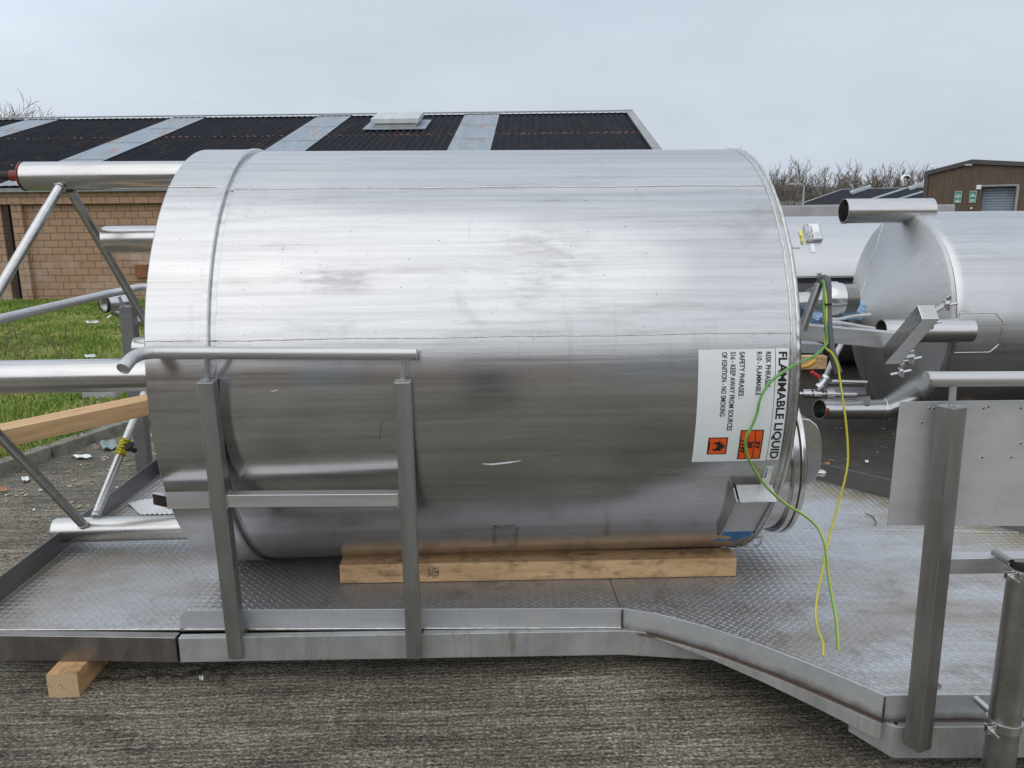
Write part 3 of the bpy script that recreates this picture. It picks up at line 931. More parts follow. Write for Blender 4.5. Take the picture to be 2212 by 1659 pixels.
for b0 in (pb1, pb2):
    for sx in (-1, 1):
        bead([(b0[0]+sx*.034, b0[1]+.026, b0[2]+.002), (b0[0]+sx*.034, b0[1]+.026, b0[2]+.1)], .0042).build('weld_seam', M['rustbead'], rail)
# rail and post at the far left corner
bp = onY(288, 1030, 5.22); bt = onY(269, 662, 5.22)
rr = smooth_path([onX(-60, 707, -2.27), onX(0, 690, -2.27), onY(215, 639, 4.95), onY(268, 628, 5.15), onY(293, 622, 5.22), onY(318, 620, 5.26), onY(360, 620, 5.27)], 6)
rr += [onY(700, 621, 5.25)]
brail = MB().tube(rr, .024, 20).build('handrail', M['rail'], plat, ang=50)
post((bt[0]+.01, 5.24, -.1), (bt[0]+.01, 5.24, bt[2]), .082, M['kick_dark'], brail)
MB().tube([(bt[0]-.01, 5.23, bt[2]-.01), onY(257, 640, 5.2)], .010, 10).build('spigot', M['rail'], brail)
MB().tube([(bt[0]+.035, 5.23, bt[2]-.01), onY(279, 632, 5.2)], .006, 10).build('spigot', M['rail'], brail)

# handrail on the right with a sheet panel
RY = 2.315
rpb, rpt = onY(1981, 1612, RY-.03), onY(2056, 876, RY)
rrail = MB().tube([onY(2001, 819, RY), onY(2500, 817, RY)], .0235, 24).build('handrail', M['rail'], plat, ang=50)
MB().tube([onY(2000.5, 819, RY)+np.array((-.001, 0, 0)), onY(2002, 819, RY)+np.array((.002, 0, 0))], .0245, 24).build('end_cap', M['flange'], rrail)
rp = MB(); rp.bar(rpb, rpt, .062, .062, up=(-.42, 1, 0)); rp.build('post', M['post2'], rrail, bevel=.004, segs=3)
MB().tube([rpt-np.array((0, 0, .01)), rpt+np.array((0, 0, .004)), onY(2059, 833, RY)], .0105, 12).build('spigot', M['rail'], rrail)
za = onY(2040, 1216, RY)
MB().bar((za[0]-.012, RY, za[2]), (za[0]+1.2, RY-.03, za[2]), .054, .054).build('mid_rail', M['rail'], rrail, bevel=.003)
PYp = RY+.05
pl = [onY(1945, 868, PYp), onY(1917, 1135, PYp), onY(2212, 1140, PYp)+np.array((.9, 0, -.02)), onY(2212, 868, PYp)+np.array((.9, 0, 0))]
pm = MB().prism(pl, (0, .004, 0))
for x, y in ((2008, 882), (2018, 882), (1991, 913), (2125, 882), (2135, 879), (2122, 988), (2184, 988), (2205, 882), (2205, 958)):
    o_ = onY(x, y, PYp); pm.lathe([(-.0012, 0), (-.0012, .0028), (.001, .003)], o_, (0, 1, 0), 10, mi=1)
    pm.lathe([(0, .003), (-.0012, .0042), (0, .0056)], o_, (0, 1, 0), 14, mi=0)
pm.build('sheet_panel', [M['panel'], M['dark']], rrail, bevel=0)
# pipe sleeve held by two clamps
py = 2.185
pc0, pc1 = onY(2161, 1620, py), onY(2222, 1226, py)
px_, py_ = pc0[0], py
slv = MB().tube([(px_, py_, GZ+.02), (px_, py_, pc0[2]+.05), (px_, py_, pc1[2])], [.047, .047, .0455], 28, (True, False), inner=.042).build('pipe_sleeve', M['pipe_dull'], plat, ang=50)
M['clampm'] = M['polish']
for zz, ln in ((pc1[2]-.012, .022), (onY(2145, 1562, py)[2], .03)):
    cm = MB().lathe([(-ln/2, .0475), (-ln/2, .051), (ln/2, .051), (ln/2, .0475), (-ln/2, .0475)], (px_, py_, zz), (0, 0, 1), 32)
    cm.box((px_-.064, py_-.022, zz), (.03, .004, ln)).box((px_-.064, py_-.034, zz), (.03, .004, ln))
    cm.tube([(px_-.064, py_+.0, zz), (px_-.064, py_-.07, zz-.003)], .004, 10)
    cm.lathe([(-.006, 0), (-.006, .008), (.0, .008), (.0, 0)], (px_-.064, py_-.037, zz), (0, 1, 0), 6)
    cm.build('pipe_clamp', M['polish'], slv, bevel=.0008)
    MB().tube([(px_-.02, py_+.035, zz+.012), (px_-.028, RY-.024, zz+.016)], .0125, 14).build('bracket_rod', M['flange'], slv)

# ------------------------------------------------------------------ timber on and under the platform
b0, b1 = onZ(735, 1262, 0), onZ(1590, 1246, 0)
bd_ = nrm((b1-b0)*np.array((1, 1, 0))); bn = np.array((-bd_[1], bd_[0], 0))
hb = .093; wb = .125
mid = (b0+b1)/2+bn*wb/2+np.array((0, 0, hb/2+.0026))
ln = np.linalg.norm(b1-b0)
tb = MB().box(mid, (ln, wb, hb), np.array([bd_, bn, (0, 0, 1)]).T)
beam = tb.build('timber_beam', M['woodx'], bevel=.004)
tag(beam, 'long stained timber beam with a black stamp chocking the big tank on the deck', 'timber')
def flat_text(parent, s, o, ux, uy, size, mat, align='LEFT', bold=0., name='lettering', sx=1., off=.0008):
    vs, fs = text2d(s, size, align, bold, sx)
    ux, uy = nrm(ux), nrm(uy); nn = np.cross(ux, uy)
    m = MB(); m.add([np.array(o)+ux*x+uy*y+nn*off for x, y in vs], fs)
    return m.build(name, mat, parent, smooth=False, fix=False)
so = b0+bd_*((onY(925, 1230, 3.47)[0]-b0[0])/bd_[0])+np.array((0, 0, .004))-bn*.0006
st = MB()
def stq(x0, z0, x1, z1):
    a = so+bd_*x0+np.array((0, 0, z0)); e = bd_*(x1-x0); f = np.array((0, 0, z1-z0)); st.quad(a, a+e, a+e+f, a+f)
for q in ((-.002, .020, .0005, .082), (.019, .02, .0215, .082), (.047, .03, .049, .078), (-.002, .080, .02, .082), (.022, .02, .048, .022)): stq(*q)
for i in range(5): 
    a = so+bd_*(.003)+np.array((0, 0, .03+.009*i)); st.quad(a, a+bd_*.012+np.array((0, 0, .006)), a+bd_*.012+np.array((0, 0, .010)), a+np.array((0, 0, .004)))
st.build('stamp', M['black'], beam, smooth=False)
for s, z in (('IE-', .062), ('040', .044), ('HT', .026)):
    flat_text(beam, s, so+bd_*.025+np.array((0, 0, z)), bd_, (0, 0, 1), .0165, M['black'], bold=.0004, name='stamp')

p0, p1 = onZ(106, 1507, GZ), onZ(170, 1508, GZ)
bw = (p1-p0)[0]
blk = MB().box(((p0[0]+p1[0])/2, p0[1]+.6, GZ+.052), (bw, 1.2, .104))
blk.f.pop(2); blk.m.pop(2)
blk.add([(p0[0], p0[1], GZ), (p1[0], p0[1], GZ), (p1[0], p0[1], GZ+.104), (p0[0], p0[1], GZ+.104)], [(0, 1, 2, 3)], 1)
o = blk.build('timber_block', [M['woody'], M['endgrain']], bevel=.003)
tag(o, 'square timber block with its sawn end showing under the left end of the platform', 'timber')
t0 = [onZ(0, 915, .75), onZ(322, 850, .75)]
dt = nrm(t0[1]-t0[0]); nt_ = np.array((-dt[1], dt[0], 0))
a = t0[0]-dt*.7; b_ = t0[1]+dt*.12
th = .084; tw = .10
dm = (a+b_)/2
# the front top edge follows y 945..., so the beam's middle sits half its width nearer
fr = onZ(0, 931, .75)
offn = (fr-t0[0])@nt_
o = MB().box(dm+nt_*offn/2-np.array((0, 0, th/2)), (np.linalg.norm(b_-a), abs(offn), th), np.array([dt, nt_, (0, 0, 1)]).T).build('timber_beam', M['woodp'], bevel=.003)
tag(o, 'pale clean timber beam lying across between the tank legs at the left', 'timber')

# ------------------------------------------------------------------ the big tank
TY, TZ, TR = 3.99, 1.01, 1.0
XL, XR = -1.272, 1.272
tank = thing('storage_tank', 'big brushed stainless tank lying on the platform with a white flammable liquid label', 'tank', (0, TY, .01))
AX = (1, 0, 0)
prof = [(XL+.02, .0), (XL+.02, .96), (XL, .985), (XL, 1.004), (XL+.004, 1.008), (-1.09, 1.008), (-1.06, 1.010), (-1.048, 1.013), (-1.036, 1.0125), (-1.031, 1.009), (-1.0285, .992), (-1.010, .991), (-1.0065, .998), (-1.0, 1.0),
        (-.6, 1.0), (0, 1.0), (.6, 1.0), (1.2, 1.0), (1.215, .9992), (1.2235, .9985), (1.235, 1.0), (1.248, .9975), (1.262, .990), (1.273, .974), (1.279, .95), (XR+.012, .9), (XR+.05, .5), (XR+.06, 0.)]
sh = MB().lathe(prof, (0, TY, TZ), AX, 360)
shell = sh.build('shell', M['shell'], tank, ang=28)
def cylp(x, zoff, r=TR):
    ph = math.asin(max(-1, min(1, zoff/TR))); return np.array((x, TY-r*c_(ph), TZ+r*s_(ph)))
for zo in (.230, .806):
    P = []
    x = XL+.003
    while x < 1.222:
        rr_ = 1.0085 if x < -1.035 else (.992 if x < -1.008 else 1.0)
        P.append(cylp(x, zo+rng.uniform(-.0012, .0012)+.0015*math.sin(x*9), rr_)); x += .012
    MB().tube(P, [rng.uniform(.0024, .0038) for _ in P], 7).build('weld_seam', M['bead'], tank)
for xx, ra in ((1.2235, .005), (1.2495, .008)):
    n = 420
    P = [np.array((xx+rng.uniform(-.0012, .0012), TY-(1.0 if xx < 1.24 else .9965)*c_(6.2832*i/n), TZ+(1.0 if xx < 1.24 else .9965)*s_(6.2832*i/n))) for i in range(n+1)]
    MB().tube(P, [ra*rng.uniform(.7, 1.2) for _ in P], 7).build('rim_weld', M['bead'], tank)
# scratches
def sliver(pts, wpx, mat):
    P = [onCyl(x, y, TY, TZ, 1.0012) for x, y in pts]; m = MB()
    for i in range(len(P)-1):
        w0 = wpx[i]/550; w1 = wpx[i+1]/550
        u = np.array((0, 0, 1.)) if abs((P[-1]-P[0])[0]) > abs((P[-1]-P[0])[2]) else np.array((1., 0, 0))
        m.quad(P[i]-u*w0/2, P[i+1]-u*w1/2, P[i+1]+u*w1/2, P[i]+u*w0/2)
    return m.build('scratch', mat, tank, smooth=False)
sliver([(1041, 1002), (1062, 1003), (1100, 999), (1126, 995)], [.6, 3.5, 3.5, .5], M['paper'])
sliver([(585, 847), (592, 844), (603, 842)], [1, 2, .6], M['paper'])
sliver([(407, 925), (405, 960), (403, 985), (406, 1015)], [.5, 1.5, 1.3, .4], M['dark'])
sliver([(824, 908), (822, 935), (817, 960)], [.5, 1.3, .4], M['dark'])

# hazard label: bent onto the shell
X0, X1 = .853, 1.211
F0, F1 = math.asin((1.179-TZ)/TR), math.asin((.712-TZ)/TR)
HL = abs(F1-F0)*TR; WL = X1-X0
def lab(u, x, off=.0012):       # u metres down the label, x metres from its left edge
    ph = F0-u/TR
    return np.array((X0+x, TY-(TR+off)*c_(ph), TZ+(TR+off)*s_(ph)))
def lab_rect(m, u0, u1, x0, x1, off, mi=0, n=None, skew=0.):
    n = n or max(1, int(abs(u1-u0)/.02))
    for i in range(n):
        a, b_ = u0+(u1-u0)*i/n, u0+(u1-u0)*(i+1)/n
        m.quad(lab(a, x0, off), lab(a, x1, off), lab(b_, x1, off), lab(b_, x0, off), mi)
    return m
def lab_part(name, mat, parent, m, kind=None):
    return m.build(name, mat, parent, smooth=False)
m = MB()
lab_rect(m, 0, HL, 0, WL*.852, .0012); lab_rect(m, -.002, HL-.003, WL*.858, WL, .0012)
label = m.build('hazard_label', M['white'], tank, ang=60)
m = lab_rect(MB(), -.001, HL-.001, WL*.852, WL*.858, .0014); lab_part('dividing_line', M['black'], label, m)
def lab_text(s, u, x, size, bold, name='lettering', mat='black', sx=1., off=.0022, fit=None):
    vs, fs = text2d(s, size, 'LEFT', bold, sx)
    if fit:
        mx = max(v[0] for v in vs); vs = [(v[0]*fit/mx, v[1]) for v in vs]
    mm = MB(); mm.add([lab(u+vx, x+vy, off) for vx, vy in vs], fs)
    return mm.build(name, M[mat], label, smooth=False)
kx = WL/1060.; ku = HL/1300.     # zoomed-photo pixels to metres on the label
def cx(px): return (px-380)*kx
lab_text('FLAMMABLE LIQUID', 28*ku, cx(1325), .0465, .0013, fit=1248*ku)
lab_text('RISK PHRASES :', 28*ku, cx(1172), .0285, .0006, fit=425*ku)
lab_text('R10 - FLAMMABLE', 28*ku, cx(1066), .0285, .0006, fit=480*ku)
lab_text('SAFETY PHRASES :', 28*ku, cx(864), .0285, .0006, fit=515*ku)
lab_text('S16 - KEEP AWAY FROM SOURCES', 28*ku, cx(757), .0285, .0006, fit=880*ku)
lab_text('OF IGNITION - NO SMOKING', 28*ku, cx(657), .0285, .0006, fit=712*ku)
ua, ub = 905*ku, 1275*ku
xa, xb = cx(925), cx(1207)
m = lab_rect(MB(), ua, ub, xa, xb, .0016); lab_part('code_frame', M['black'], label, m)
m = MB(); wcol = (xb-xa-.005*2-.0035*2)/3
for i in range(3):
    lab_rect(m, ua+.004, ub-.004, xa+.005+i*(wcol+.0035), xa+.005+i*(wcol+.0035)+wcol, .0021)
code = lab_part('code_panel', M['orange'], label, m)
for i, s in ((2, '3Y'), (1, '30'), (0, '1197')):
    lab_text(s, ua+(.050 if i else .040), xa+.0075+i*(wcol+.0035), .0265, .0014, off=.0026, sx=1.2)
ua, ub = 990*ku, 1205*ku
xa, xb = cx(548), cx(785)
m = lab_rect(MB(), ua, ub, xa, xb, .0016); lab_part('flame_frame', M['black'], label, m)
m = lab_rect(MB(), ua+.004, ub-.004, xa+.005, xb-.005, .0021); lab_part('flame_panel', M['orange'], label, m)
uc, xc, sz = (ua+ub)/2, xa+.016, (xb-xa)*.8
fl_out = [(-.14, .0), (-.24, .10), (-.30, .26), (-.27, .42), (-.36, .38), (-.32, .55), (-.22, .70), (-.24, .54), (-.17, .56), (-.12, .80), (-.03, .72), (.01, .98), (.07, .78), (.13, .86), (.14, .66), (.22, .74), (.25, .56), (.34, .66), (.35, .45), (.29, .40), (.37, .26), (.29, .10), (.15, 0), (.22, .16), (.19, .28), (.14, .22), (.10, .40), (.05, .28), (.0, .46), (-.05, .27), (-.10, .36), (-.13, .22), (-.19, .26), (-.20, .12)]
m = MB(); m.add([lab(uc+a*sz, xc+b_*sz, .0027) for a, b_ in fl_out], [tuple(range(len(fl_out)))]); lab_part('flame_symbol', M['black'], label, m)
m = lab_rect(MB(), uc-.32*sz, uc+.32*sz, xc-.012, xc-.008, .0027); lab_part('flame_symbol', M['black'], label, m)

# small product sticker with bar code
ps = [onCyl(x, y, TY, TZ, 1.0) for x, y in ((1655, 1006), (1671, 1005), (1660, 1049), (1641, 1050))]
def bil(q, u, v, off=.0015):
    p = (q[0]*(1-v)+q[1]*v)*(1-u)+(q[3]*(1-v)+q[2]*v)*u
    r = np.array((0, p[1]-TY, p[2]-TZ)); return np.array((p[0], TY, TZ))+r/np.linalg.norm(r)*(TR+off)
m = MB(); n = 6
for i in range(n): m.quad(bil(ps, i/n, 0), bil(ps, i/n, 1), bil(ps, (i+1)/n, 1), bil(ps, (i+1)/n, 0))
stk = m.build('barcode_sticker', M['white'], tank, smooth=False)
m = MB(); u = .1
while u < .55:
    ww = rng.choice((.012, .02, .03)); m.quad(bil(ps, u, .12, .002), bil(ps, u, .38, .002), bil(ps, u+ww, .38, .002), bil(ps, u+ww, .12, .002)); u += ww+rng.choice((.012, .02))
for v0 in (.62, .82): m.quad(bil(ps, .06, v0, .002), bil(ps, .06, v0+.03, .002), bil(ps, .4, v0+.03, .002), bil(ps, .4, v0, .002))
m.build('barcode', M['black'], stk, smooth=False)
# blue tape remnant
m = MB(); bp_ = [(1545, 1168), (1549, 1152), (1558, 1146), (1590, 1147), (1626, 1143), (1618, 1158), (1600, 1163), (1578, 1168)]
qs = [onCyl(x, y, TY, TZ, 1.0012) for x, y in bp_]; m.add(qs, [tuple(range(len(qs)))]); m.build('blue_tape', M['bluepaint'], tank, smooth=False)

# bracket box with a sloping hood, low on the right
hx0, hx1 = onY(1576, 1065, 3.14)[0], onY(1672, 1065, 3.14)[0]
def bpt(x, zo, r): return np.array((x, TY-r*math.sqrt(max(0, 1-zo*zo)), TZ+r*zo)) if False else None
ztop = -.445; zbot = -.70
def sp(x, zo, outw):            # a point on the shell at height zo, pushed outwards along the near horizontal
    return np.array((x, TY-math.sqrt(1-zo*zo)-outw, TZ+zo))
bx = MB()
xa_, xb_ = hx0-.004, hx0+.158
po = .075
# hood
bx.prism([sp(xa_+.01, ztop+.03, -.005), sp(xa_+.01, ztop+.026, -.005), sp(xa_+.01, ztop-.03, po+.012), sp(xa_+.01, ztop-.026, po+.016)], (xb_-xa_-.01, 0, 0))
# face frame
f0, f1 = sp(0, ztop-.03, po+.0), sp(0, zbot, .05)
fd = nrm(f1-f0)
def fp(x, t, dep=0.):
    p = f0+(f1-f0)*t; nn = np.array((0, fd[2], -fd[1])); return np.array((x, p[1], p[2]))+nn*dep
for xx in (xa_, xb_-.008):
    bx.prism([sp(xx, ztop+.02, -.01), sp(xx, ztop-.03, po), fp(xx, 1.), sp(xx, zbot, -.02)], (.006, 0, 0))
bxo = bx.build('bracket_box', M['flange'], tank, smooth=False)
m = MB(); m.prism([fp(xa_+.007, .02, -.014), fp(xb_-.009, .02, -.014), fp(xb_-.009, .99, -.014), fp(xa_+.007, .99, -.014)], (0, .003, 0)); m.build('face_plate', M['panel'], bxo, smooth=False)

# wire handle below
hp = [onY(x, y, 3.50) for x, y in ((1632, 1149), (1644, 1158), (1645, 1170), (1632, 1181), (1610, 1185), (1592, 1181))]
MB().tube(smooth_path(hp, 6), .0055, 10).build('wire_handle', M['polish'], tank)
MB().tube([onY(1644, 1161, 3.5), onY(1634, 1160, 3.58)], .005, 8).build('wire_handle', M['polish'], tank)
MB().tube([onY(1612, 1184, 3.5), onY(1608, 1170, 3.58)], .005, 8).build('wire_handle', M['polish'], tank)

# manway on the right end
MX, MY, MZ = XR+.01, 3.762, .509
mr_ = .383
mx = 1.432
man = MB().lathe([(-.05, mr_*.955), (.055, mr_*.955), (.06, mr_*.968), (.075, mr_*.968), (.08, mr_*.955), (mx-MX, mr_*.952)], (MX, MY, MZ), AX, 120).build('manway_neck', M['polish'], tank, ang=30)
MB().lathe([(-.008, mr_*.93), (-.008, mr_*.99), (-.002, mr_*1.006), (.021, mr_*1.006), (.025, mr_*.995), (.025, mr_*.93)], (mx, MY, MZ), AX, 120).build('flange_ring', M['polish'], man, ang=30)
MB().lathe([(.030, mr_*.9), (.030, mr_*1.01), (.034, mr_*1.016), (.050, mr_*1.016), (.056, mr_*1.0), (.085, mr_*.7), (.095, 0)], (mx, MY, MZ), AX, 120).build('manway_lid', M['polish'], man, ang=30)
MB().lathe([(.024, mr_*.985), (.031, mr_*.985)], (mx, MY, MZ), AX, 96).build('gasket', plain('tan_gasket', (.17, .12, .08), .7), man)
# hinge arm: bent flat bar that reaches round the lid
ya = 3.60
arm_px = [(1690, 903), (1725, 903), (1750, 906), (1765, 918), (1774, 940), (1777, 970), (1775, 1000), (1768, 1025), (1758, 1042), (1745, 1049), (1738, 1052), (1738, 1000), (1741, 950), (1736, 934), (1722, 929), (1690, 929)]
MB().prism([onY(x, y, ya) for x, y in arm_px], (0, .21, 0)).build('hinge_arm', M['polish'], man, bevel=.006, ang=40)
q = onY(1770, 1022, ya+.06)
MB().lathe([(-.05, .012), (-.015, .013), (.0, .019), (.012, .016), (.022, .008), (.024, 0)], q+np.array((.01, 0, 0)), AX, 20).build('knob', M['polish'], man)
m = MB(); q = onY(1712, 940, 3.5); m.lathe([(-.05, .018), (.03, .018), (.03, 0)], q, AX, 12); m.build('hinge_pin', M['flange'], man)

# legs and nozzle on the left end
def leg(px, y, Y, r, x1=XL+.01, closed=True, name='leg'):
    e = onY(px, y, Y); x0 = e[0]
    z = e[2]
    return MB().tube([(x0, Y, z), (x0+.012, Y, z), (x1, Y, z)], [r*.93, r, r], 40).build(name, M['pipe'], tank, ang=30), np.array((x0, Y, z))
LR = .0675
l1, e1_ = leg(52, 381, TY, LR)
MB().lathe([(-.004, 0), (-.004, LR*1.01), (.003, LR*1.01)], e1_, AX, 40).build('end_cap', M['redpaint'], l1)
MB().tube([e1_+np.array((-.105, 0, .005)), e1_+np.array((-.05, 0, .004))], [.019, .023], 16).build('threaded_rod', M['dark'], l1)
MB().tube([e1_+np.array((-.06, 0, .004)), e1_+np.array((.0, 0, .003))], .025, 16).build('threaded_rod', M['redpaint'], l1)
M['scuff'] = M['redpaint']
l2, e2_ = leg(-160, 817, 3.09, .0655)
l3, e3_ = leg(121, 1145, TY, .066)
l4, e4_ = leg(293, 751, 4.89, .066)
nz, e5_ = leg(228, 517, 4.15, .067, name='nozzle')
def brace(a, b_, par, r=.0225, mat='pipe'):
    o = MB().tube([a, b_], r, 20).build('brace', M[mat], par)
    a = np.array(a); d = nrm(np.array(b_)-a); x, y = frame(d)
    bead([a+d*.018+(x*c_(t_)+y*s_(t_))*r*1.02 for t_ in np.linspace(0, 6.283, 22)], .004, 6).build('weld_seam', M['bead'], o)
    return o
A_ = onY(133, 398, 3.955); B_ = onY(0, 622, 3.6); brace(A_, A_+(B_-A_)*2.25, l1)
A_ = onY(151, 410, 3.99); B_ = onY(312, 690, 4.75); brace(A_, A_+(B_-A_)*1.15, l1, mat='pipe_dull')
A_ = onY(182, 1136, 3.945); B_ = onY(0, 943, 3.5); brace(A_, A_+(B_-A_)*1.7, l3, mat='pipe_dull')
A_ = onY(206, 1116, 4.0); B_ = onY(290, 905, 4.5); br4 = brace(A_, A_+(B_-A_)*1.75, l3)
# far side pipework seen past the left end
a = onY(223, 657, 5.45); b_ = a+np.array((.075, .10, .004))
m = MB().tube([a, a+(b_-a)*.25, a+(b_-a)*1.0, a+(b_-a)*1.5], [.056, .060, .060, .05], 28, (False, True), inner=.048)
fit = m.build('hose_coupling', M['pipe'], tank, ang=40)
d = nrm(b_-a)
MB().lathe([(0, .056), (0, .061), (.02, .062), (.02, .058)], a-d*.002, d, 28).build('seal_ring', M['rubber'], fit)
MB().tube([onY(250, 668, 5.66), onY(304, 690, 5.5), onY(350, 705, 5.4)], .045, 24).build('side_pipe', M['pipe_dull'], tank)
for x, y in ((238, 684), (241, 657)):
    q = onY(x, y, 5.5); MB().tube([q+np.array((-.02, 0, -.01)), q+np.array((.02, 0, .012))], .007, 8).build('clamp_lever', M['polish'], fit)

# bracket arm past the right end, with cross bar and wing nuts
AYY = 3.52
a0, a1 = onY(1690, 712, AYY), onY(1958, 737, AYY-.02)
arm = MB(); arm.bar(a0, a1, .072, .075, up=(0, 0, 1)); armo = arm.build('bracket_arm', M['rail'], tank, bevel=.004)
c0, c1 = onY(1927, 767, 3.46), onY(2006, 674, 3.20)
cb = MB(); dcb = nrm(c1-c0); cb.bar(c0-dcb*.02, c1, .075, .075, up=(0, 0, 1)); cb.build('cross_bar', M['flange'], armo, bevel=.005)
for (x, y, Y) in ((2046, 655, 3.55), (2010, 695, 3.5), (1968, 772, 3.6), (1946, 800, 3.62)):
    q = onY(x, y, Y); m = MB()
    m.tube([q+np.array((-.05, .0, -.02)), q+np.array((.05, 0, .0))], .006, 10)
    m.lathe([(-.012, 0), (-.012, .016), (.006, .013), (.006, 0)], q, (1, 0, .3), 14)
    for s in (-1, 1):
        m.prism([q+np.array((.0, -.004, s*.008)), q+np.array((.018, -.004, s*.02)), q+np.array((.012, -.004, s*.038)), q+np.array((-.006, -.004, s*.026))], (0, .008, 0))
    m.build('wing_nut', M['polish'], armo, bevel=.001)
for (x0, y0, x1, y1) in ((1975, 700, 2046, 655), (1930, 775, 1972, 770)):
    MB().tube([onY(x0, y0, 3.5), onY(x1, y1, 3.56)], .012, 10).build('clamp_rod', M['flange'], armo)
# lower small arm and struts under it
m = MB(); m.bar(onY(1690, 748, 3.75), onY(1768, 750, 3.75), .11, .045); m.build('bracket_arm', M['panel'], tank, bevel=.003)
# outlet with hex nut and threaded end
oy = 3.78
m = MB().tube([onY(1700, 655, oy), onY(1752, 652, oy)], .05, 28).build('outlet_pipe', M['pipe'], tank)
m = MB().lathe([(-.05, 0), (-.05, .076), (.05, .076), (.05, 0)], onY(1770, 652, oy), AX, 6, a0=.26, a1=.26+2*math.pi).build('hex_nut', M['flange'], tank, bevel=.004)
m = MB().lathe([(-.04, .055), (-.04, .078), (-.02, .085), (.02, .085), (.022, .078), (.045, .078), (.046, .07)], onY(1796, 646, oy), AX, 40).build('union_collar', M['polish'], tank, ang=30)
pf = [(.046, .05)]
for i in range(7): pf += [(.05+.009*i, .066), (.0545+.009*i, .071)]
pf += [(.113, .066), (.113, .050), (.06, .048), (.06, 0)]
MB().lathe(pf, onY(1796, 646, oy), AX, 40).build('threaded_end', M['pipe_dull'], tank, ang=20)
# upright tube that carries the earth cable
u0, u1 = onY(1741, 690, 3.34), onY(1770, 612, 3.34)
MB().tube([u1, u0, u0+(u0-u1)*.3], .019, 20, (False, True), inner=.0165).build('cable_tube', M['pipe_dull'], tank)

# ------------------------------------------------------------------ grey sheath and earth wires
sh_p = smooth_path([onY(1769, 613, 3.34), onY(1775, 604, 3.33), onY(1782, 602, 3.32), onY(1787, 611, 3.30), onY(1788, 650, 3.28), onY(1789, 700, 3.25), onY(1794, 745, 3.22), onY(1801, 775, 3.2), onY(1811, 806, 3.18)], 8)
shn = MB().tube(sh_p, [.015]*10+[.0168]*(len(sh_p)-10), 18).build('cable_sheath', M['conduit'])
tag(shn, 'grey plastic sheath bent over the upright tube at the right end of the big tank', 'cable')
for px, py2 in ((1786, 657), (1790, 714)):
    q = onY(px, py2, 3.25); MB().lathe([(-.004, .016), (-.004, .020), (.004, .020), (.004, .016)], q, (.05, 0, 1), 18).build('cable_tie', M['black'], shn)
def wire(pts, r, name, label, thin=False):
    P = smooth_path([onY(*p) for p in pts], 10)
    P = [p if p[2] > r+.003 else np.array((p[0], p[1], r+.003)) for p in P]
    return tag(MB().tube(P, r, 12, half=(.5, 1)).build(name, [M['wire_g'], M['wire_y']] if thin else [M['wire_y'], M['wire_g']], ang=80), label, 'wire', 'green and yellow earth wires hanging off the right end of the big tank')
wire([(1770, 612, 3.34), (1776, 606, 3.31), (1780, 615, 3.28), (1779, 660, 3.24), (1783, 700, 3.21), (1786, 735, 3.19), (1784, 745, 3.17), (1760, 768, 3.11), (1722, 785, 3.0), (1688, 806, 2.955), (1660, 830, 2.955), (1642, 862, 2.955), (1635, 893, 2.955), (1622, 925, 2.952), (1612, 945, 2.952), (1611, 970, 2.96), (1621, 1000, 2.97), (1640, 1032, 2.99), (1662, 1058, 3.0), (1695, 1087, 3.0), (1735, 1112, 2.99), (1763, 1136, 2.97), (1777, 1162, 2.93), (1784, 1190, 2.90), (1789, 1240, 2.86), (1797, 1290, 2.80), (1806, 1340, 2.74), (1809, 1375, 2.70), (1811, 1405, 2.665)], .0055, 'earth_wire', 'thick earth wire looping left across the white label before dropping to the deck')
wire([(1771, 613, 3.335), (1778, 611, 3.30), (1784, 640, 3.265), (1785, 690, 3.225), (1782, 735, 3.2), (1784, 752, 3.185), (1796, 762, 3.175), (1808, 785, 3.165), (1813, 812, 3.16), (1820, 860, 3.14), (1827, 910, 3.12), (1831, 960, 3.10), (1831, 1000, 3.08), (1824, 1040, 3.06), (1813, 1080, 3.04), (1802, 1120, 3.02), (1793, 1155, 2.99), (1786, 1185, 2.95), (1776, 1235, 2.9), (1765, 1290, 2.82), (1762, 1330, 2.77), (1769, 1365, 2.73), (1778, 1390, 2.69), (1778, 1417, 2.655)], .0044, 'earth_wire', 'thinner earth wire hanging straight down past the manway to the deck', True)

# tape knot on the brace
q0, q1_ = onY(271, 951, 4.37), onY(256, 985, 4.33)
bd4 = nrm((onY(290, 905, 4.5)-onY(206, 1116, 4.0)))
base4 = onY(206, 1116, 4.0); L4 = np.linalg.norm(onY(290, 905, 4.5)-base4)
P = []
x_, y_ = frame(bd4)
for i in range(150):
    t_ = L4*(.60+.17*i/150+.004*math.sin(i*.9)); a = i*.55
    P.append(base4+bd4*t_+(x_*c_(a)+y_*s_(a))*(.026+.002*math.sin(i*1.3)))
tp = MB().tube(P, .0042, 6).build('warning_tape', plain('yellow_black_tape', (.50, .46, .03), .5, var=.85, scale=60))
tag(tp, 'yellow and black tape wound round the slanting leg brace at lower left', 'tape')
kq = base4+bd4*L4*.70+np.array((.045, -.02, 0))
m = MB()
for i in range(7):
    a = kq+np.array((rng.uniform(-.02, .02), rng.uniform(-.02, .02), rng.uniform(-.025, .025))); m.tube([a, a+np.array((rng.uniform(-.03, .03), rng.uniform(-.02, .02), rng.uniform(-.04, .04)))], [.016, .011], 7)
m.build('tape_knot', M['rubber'], tp)

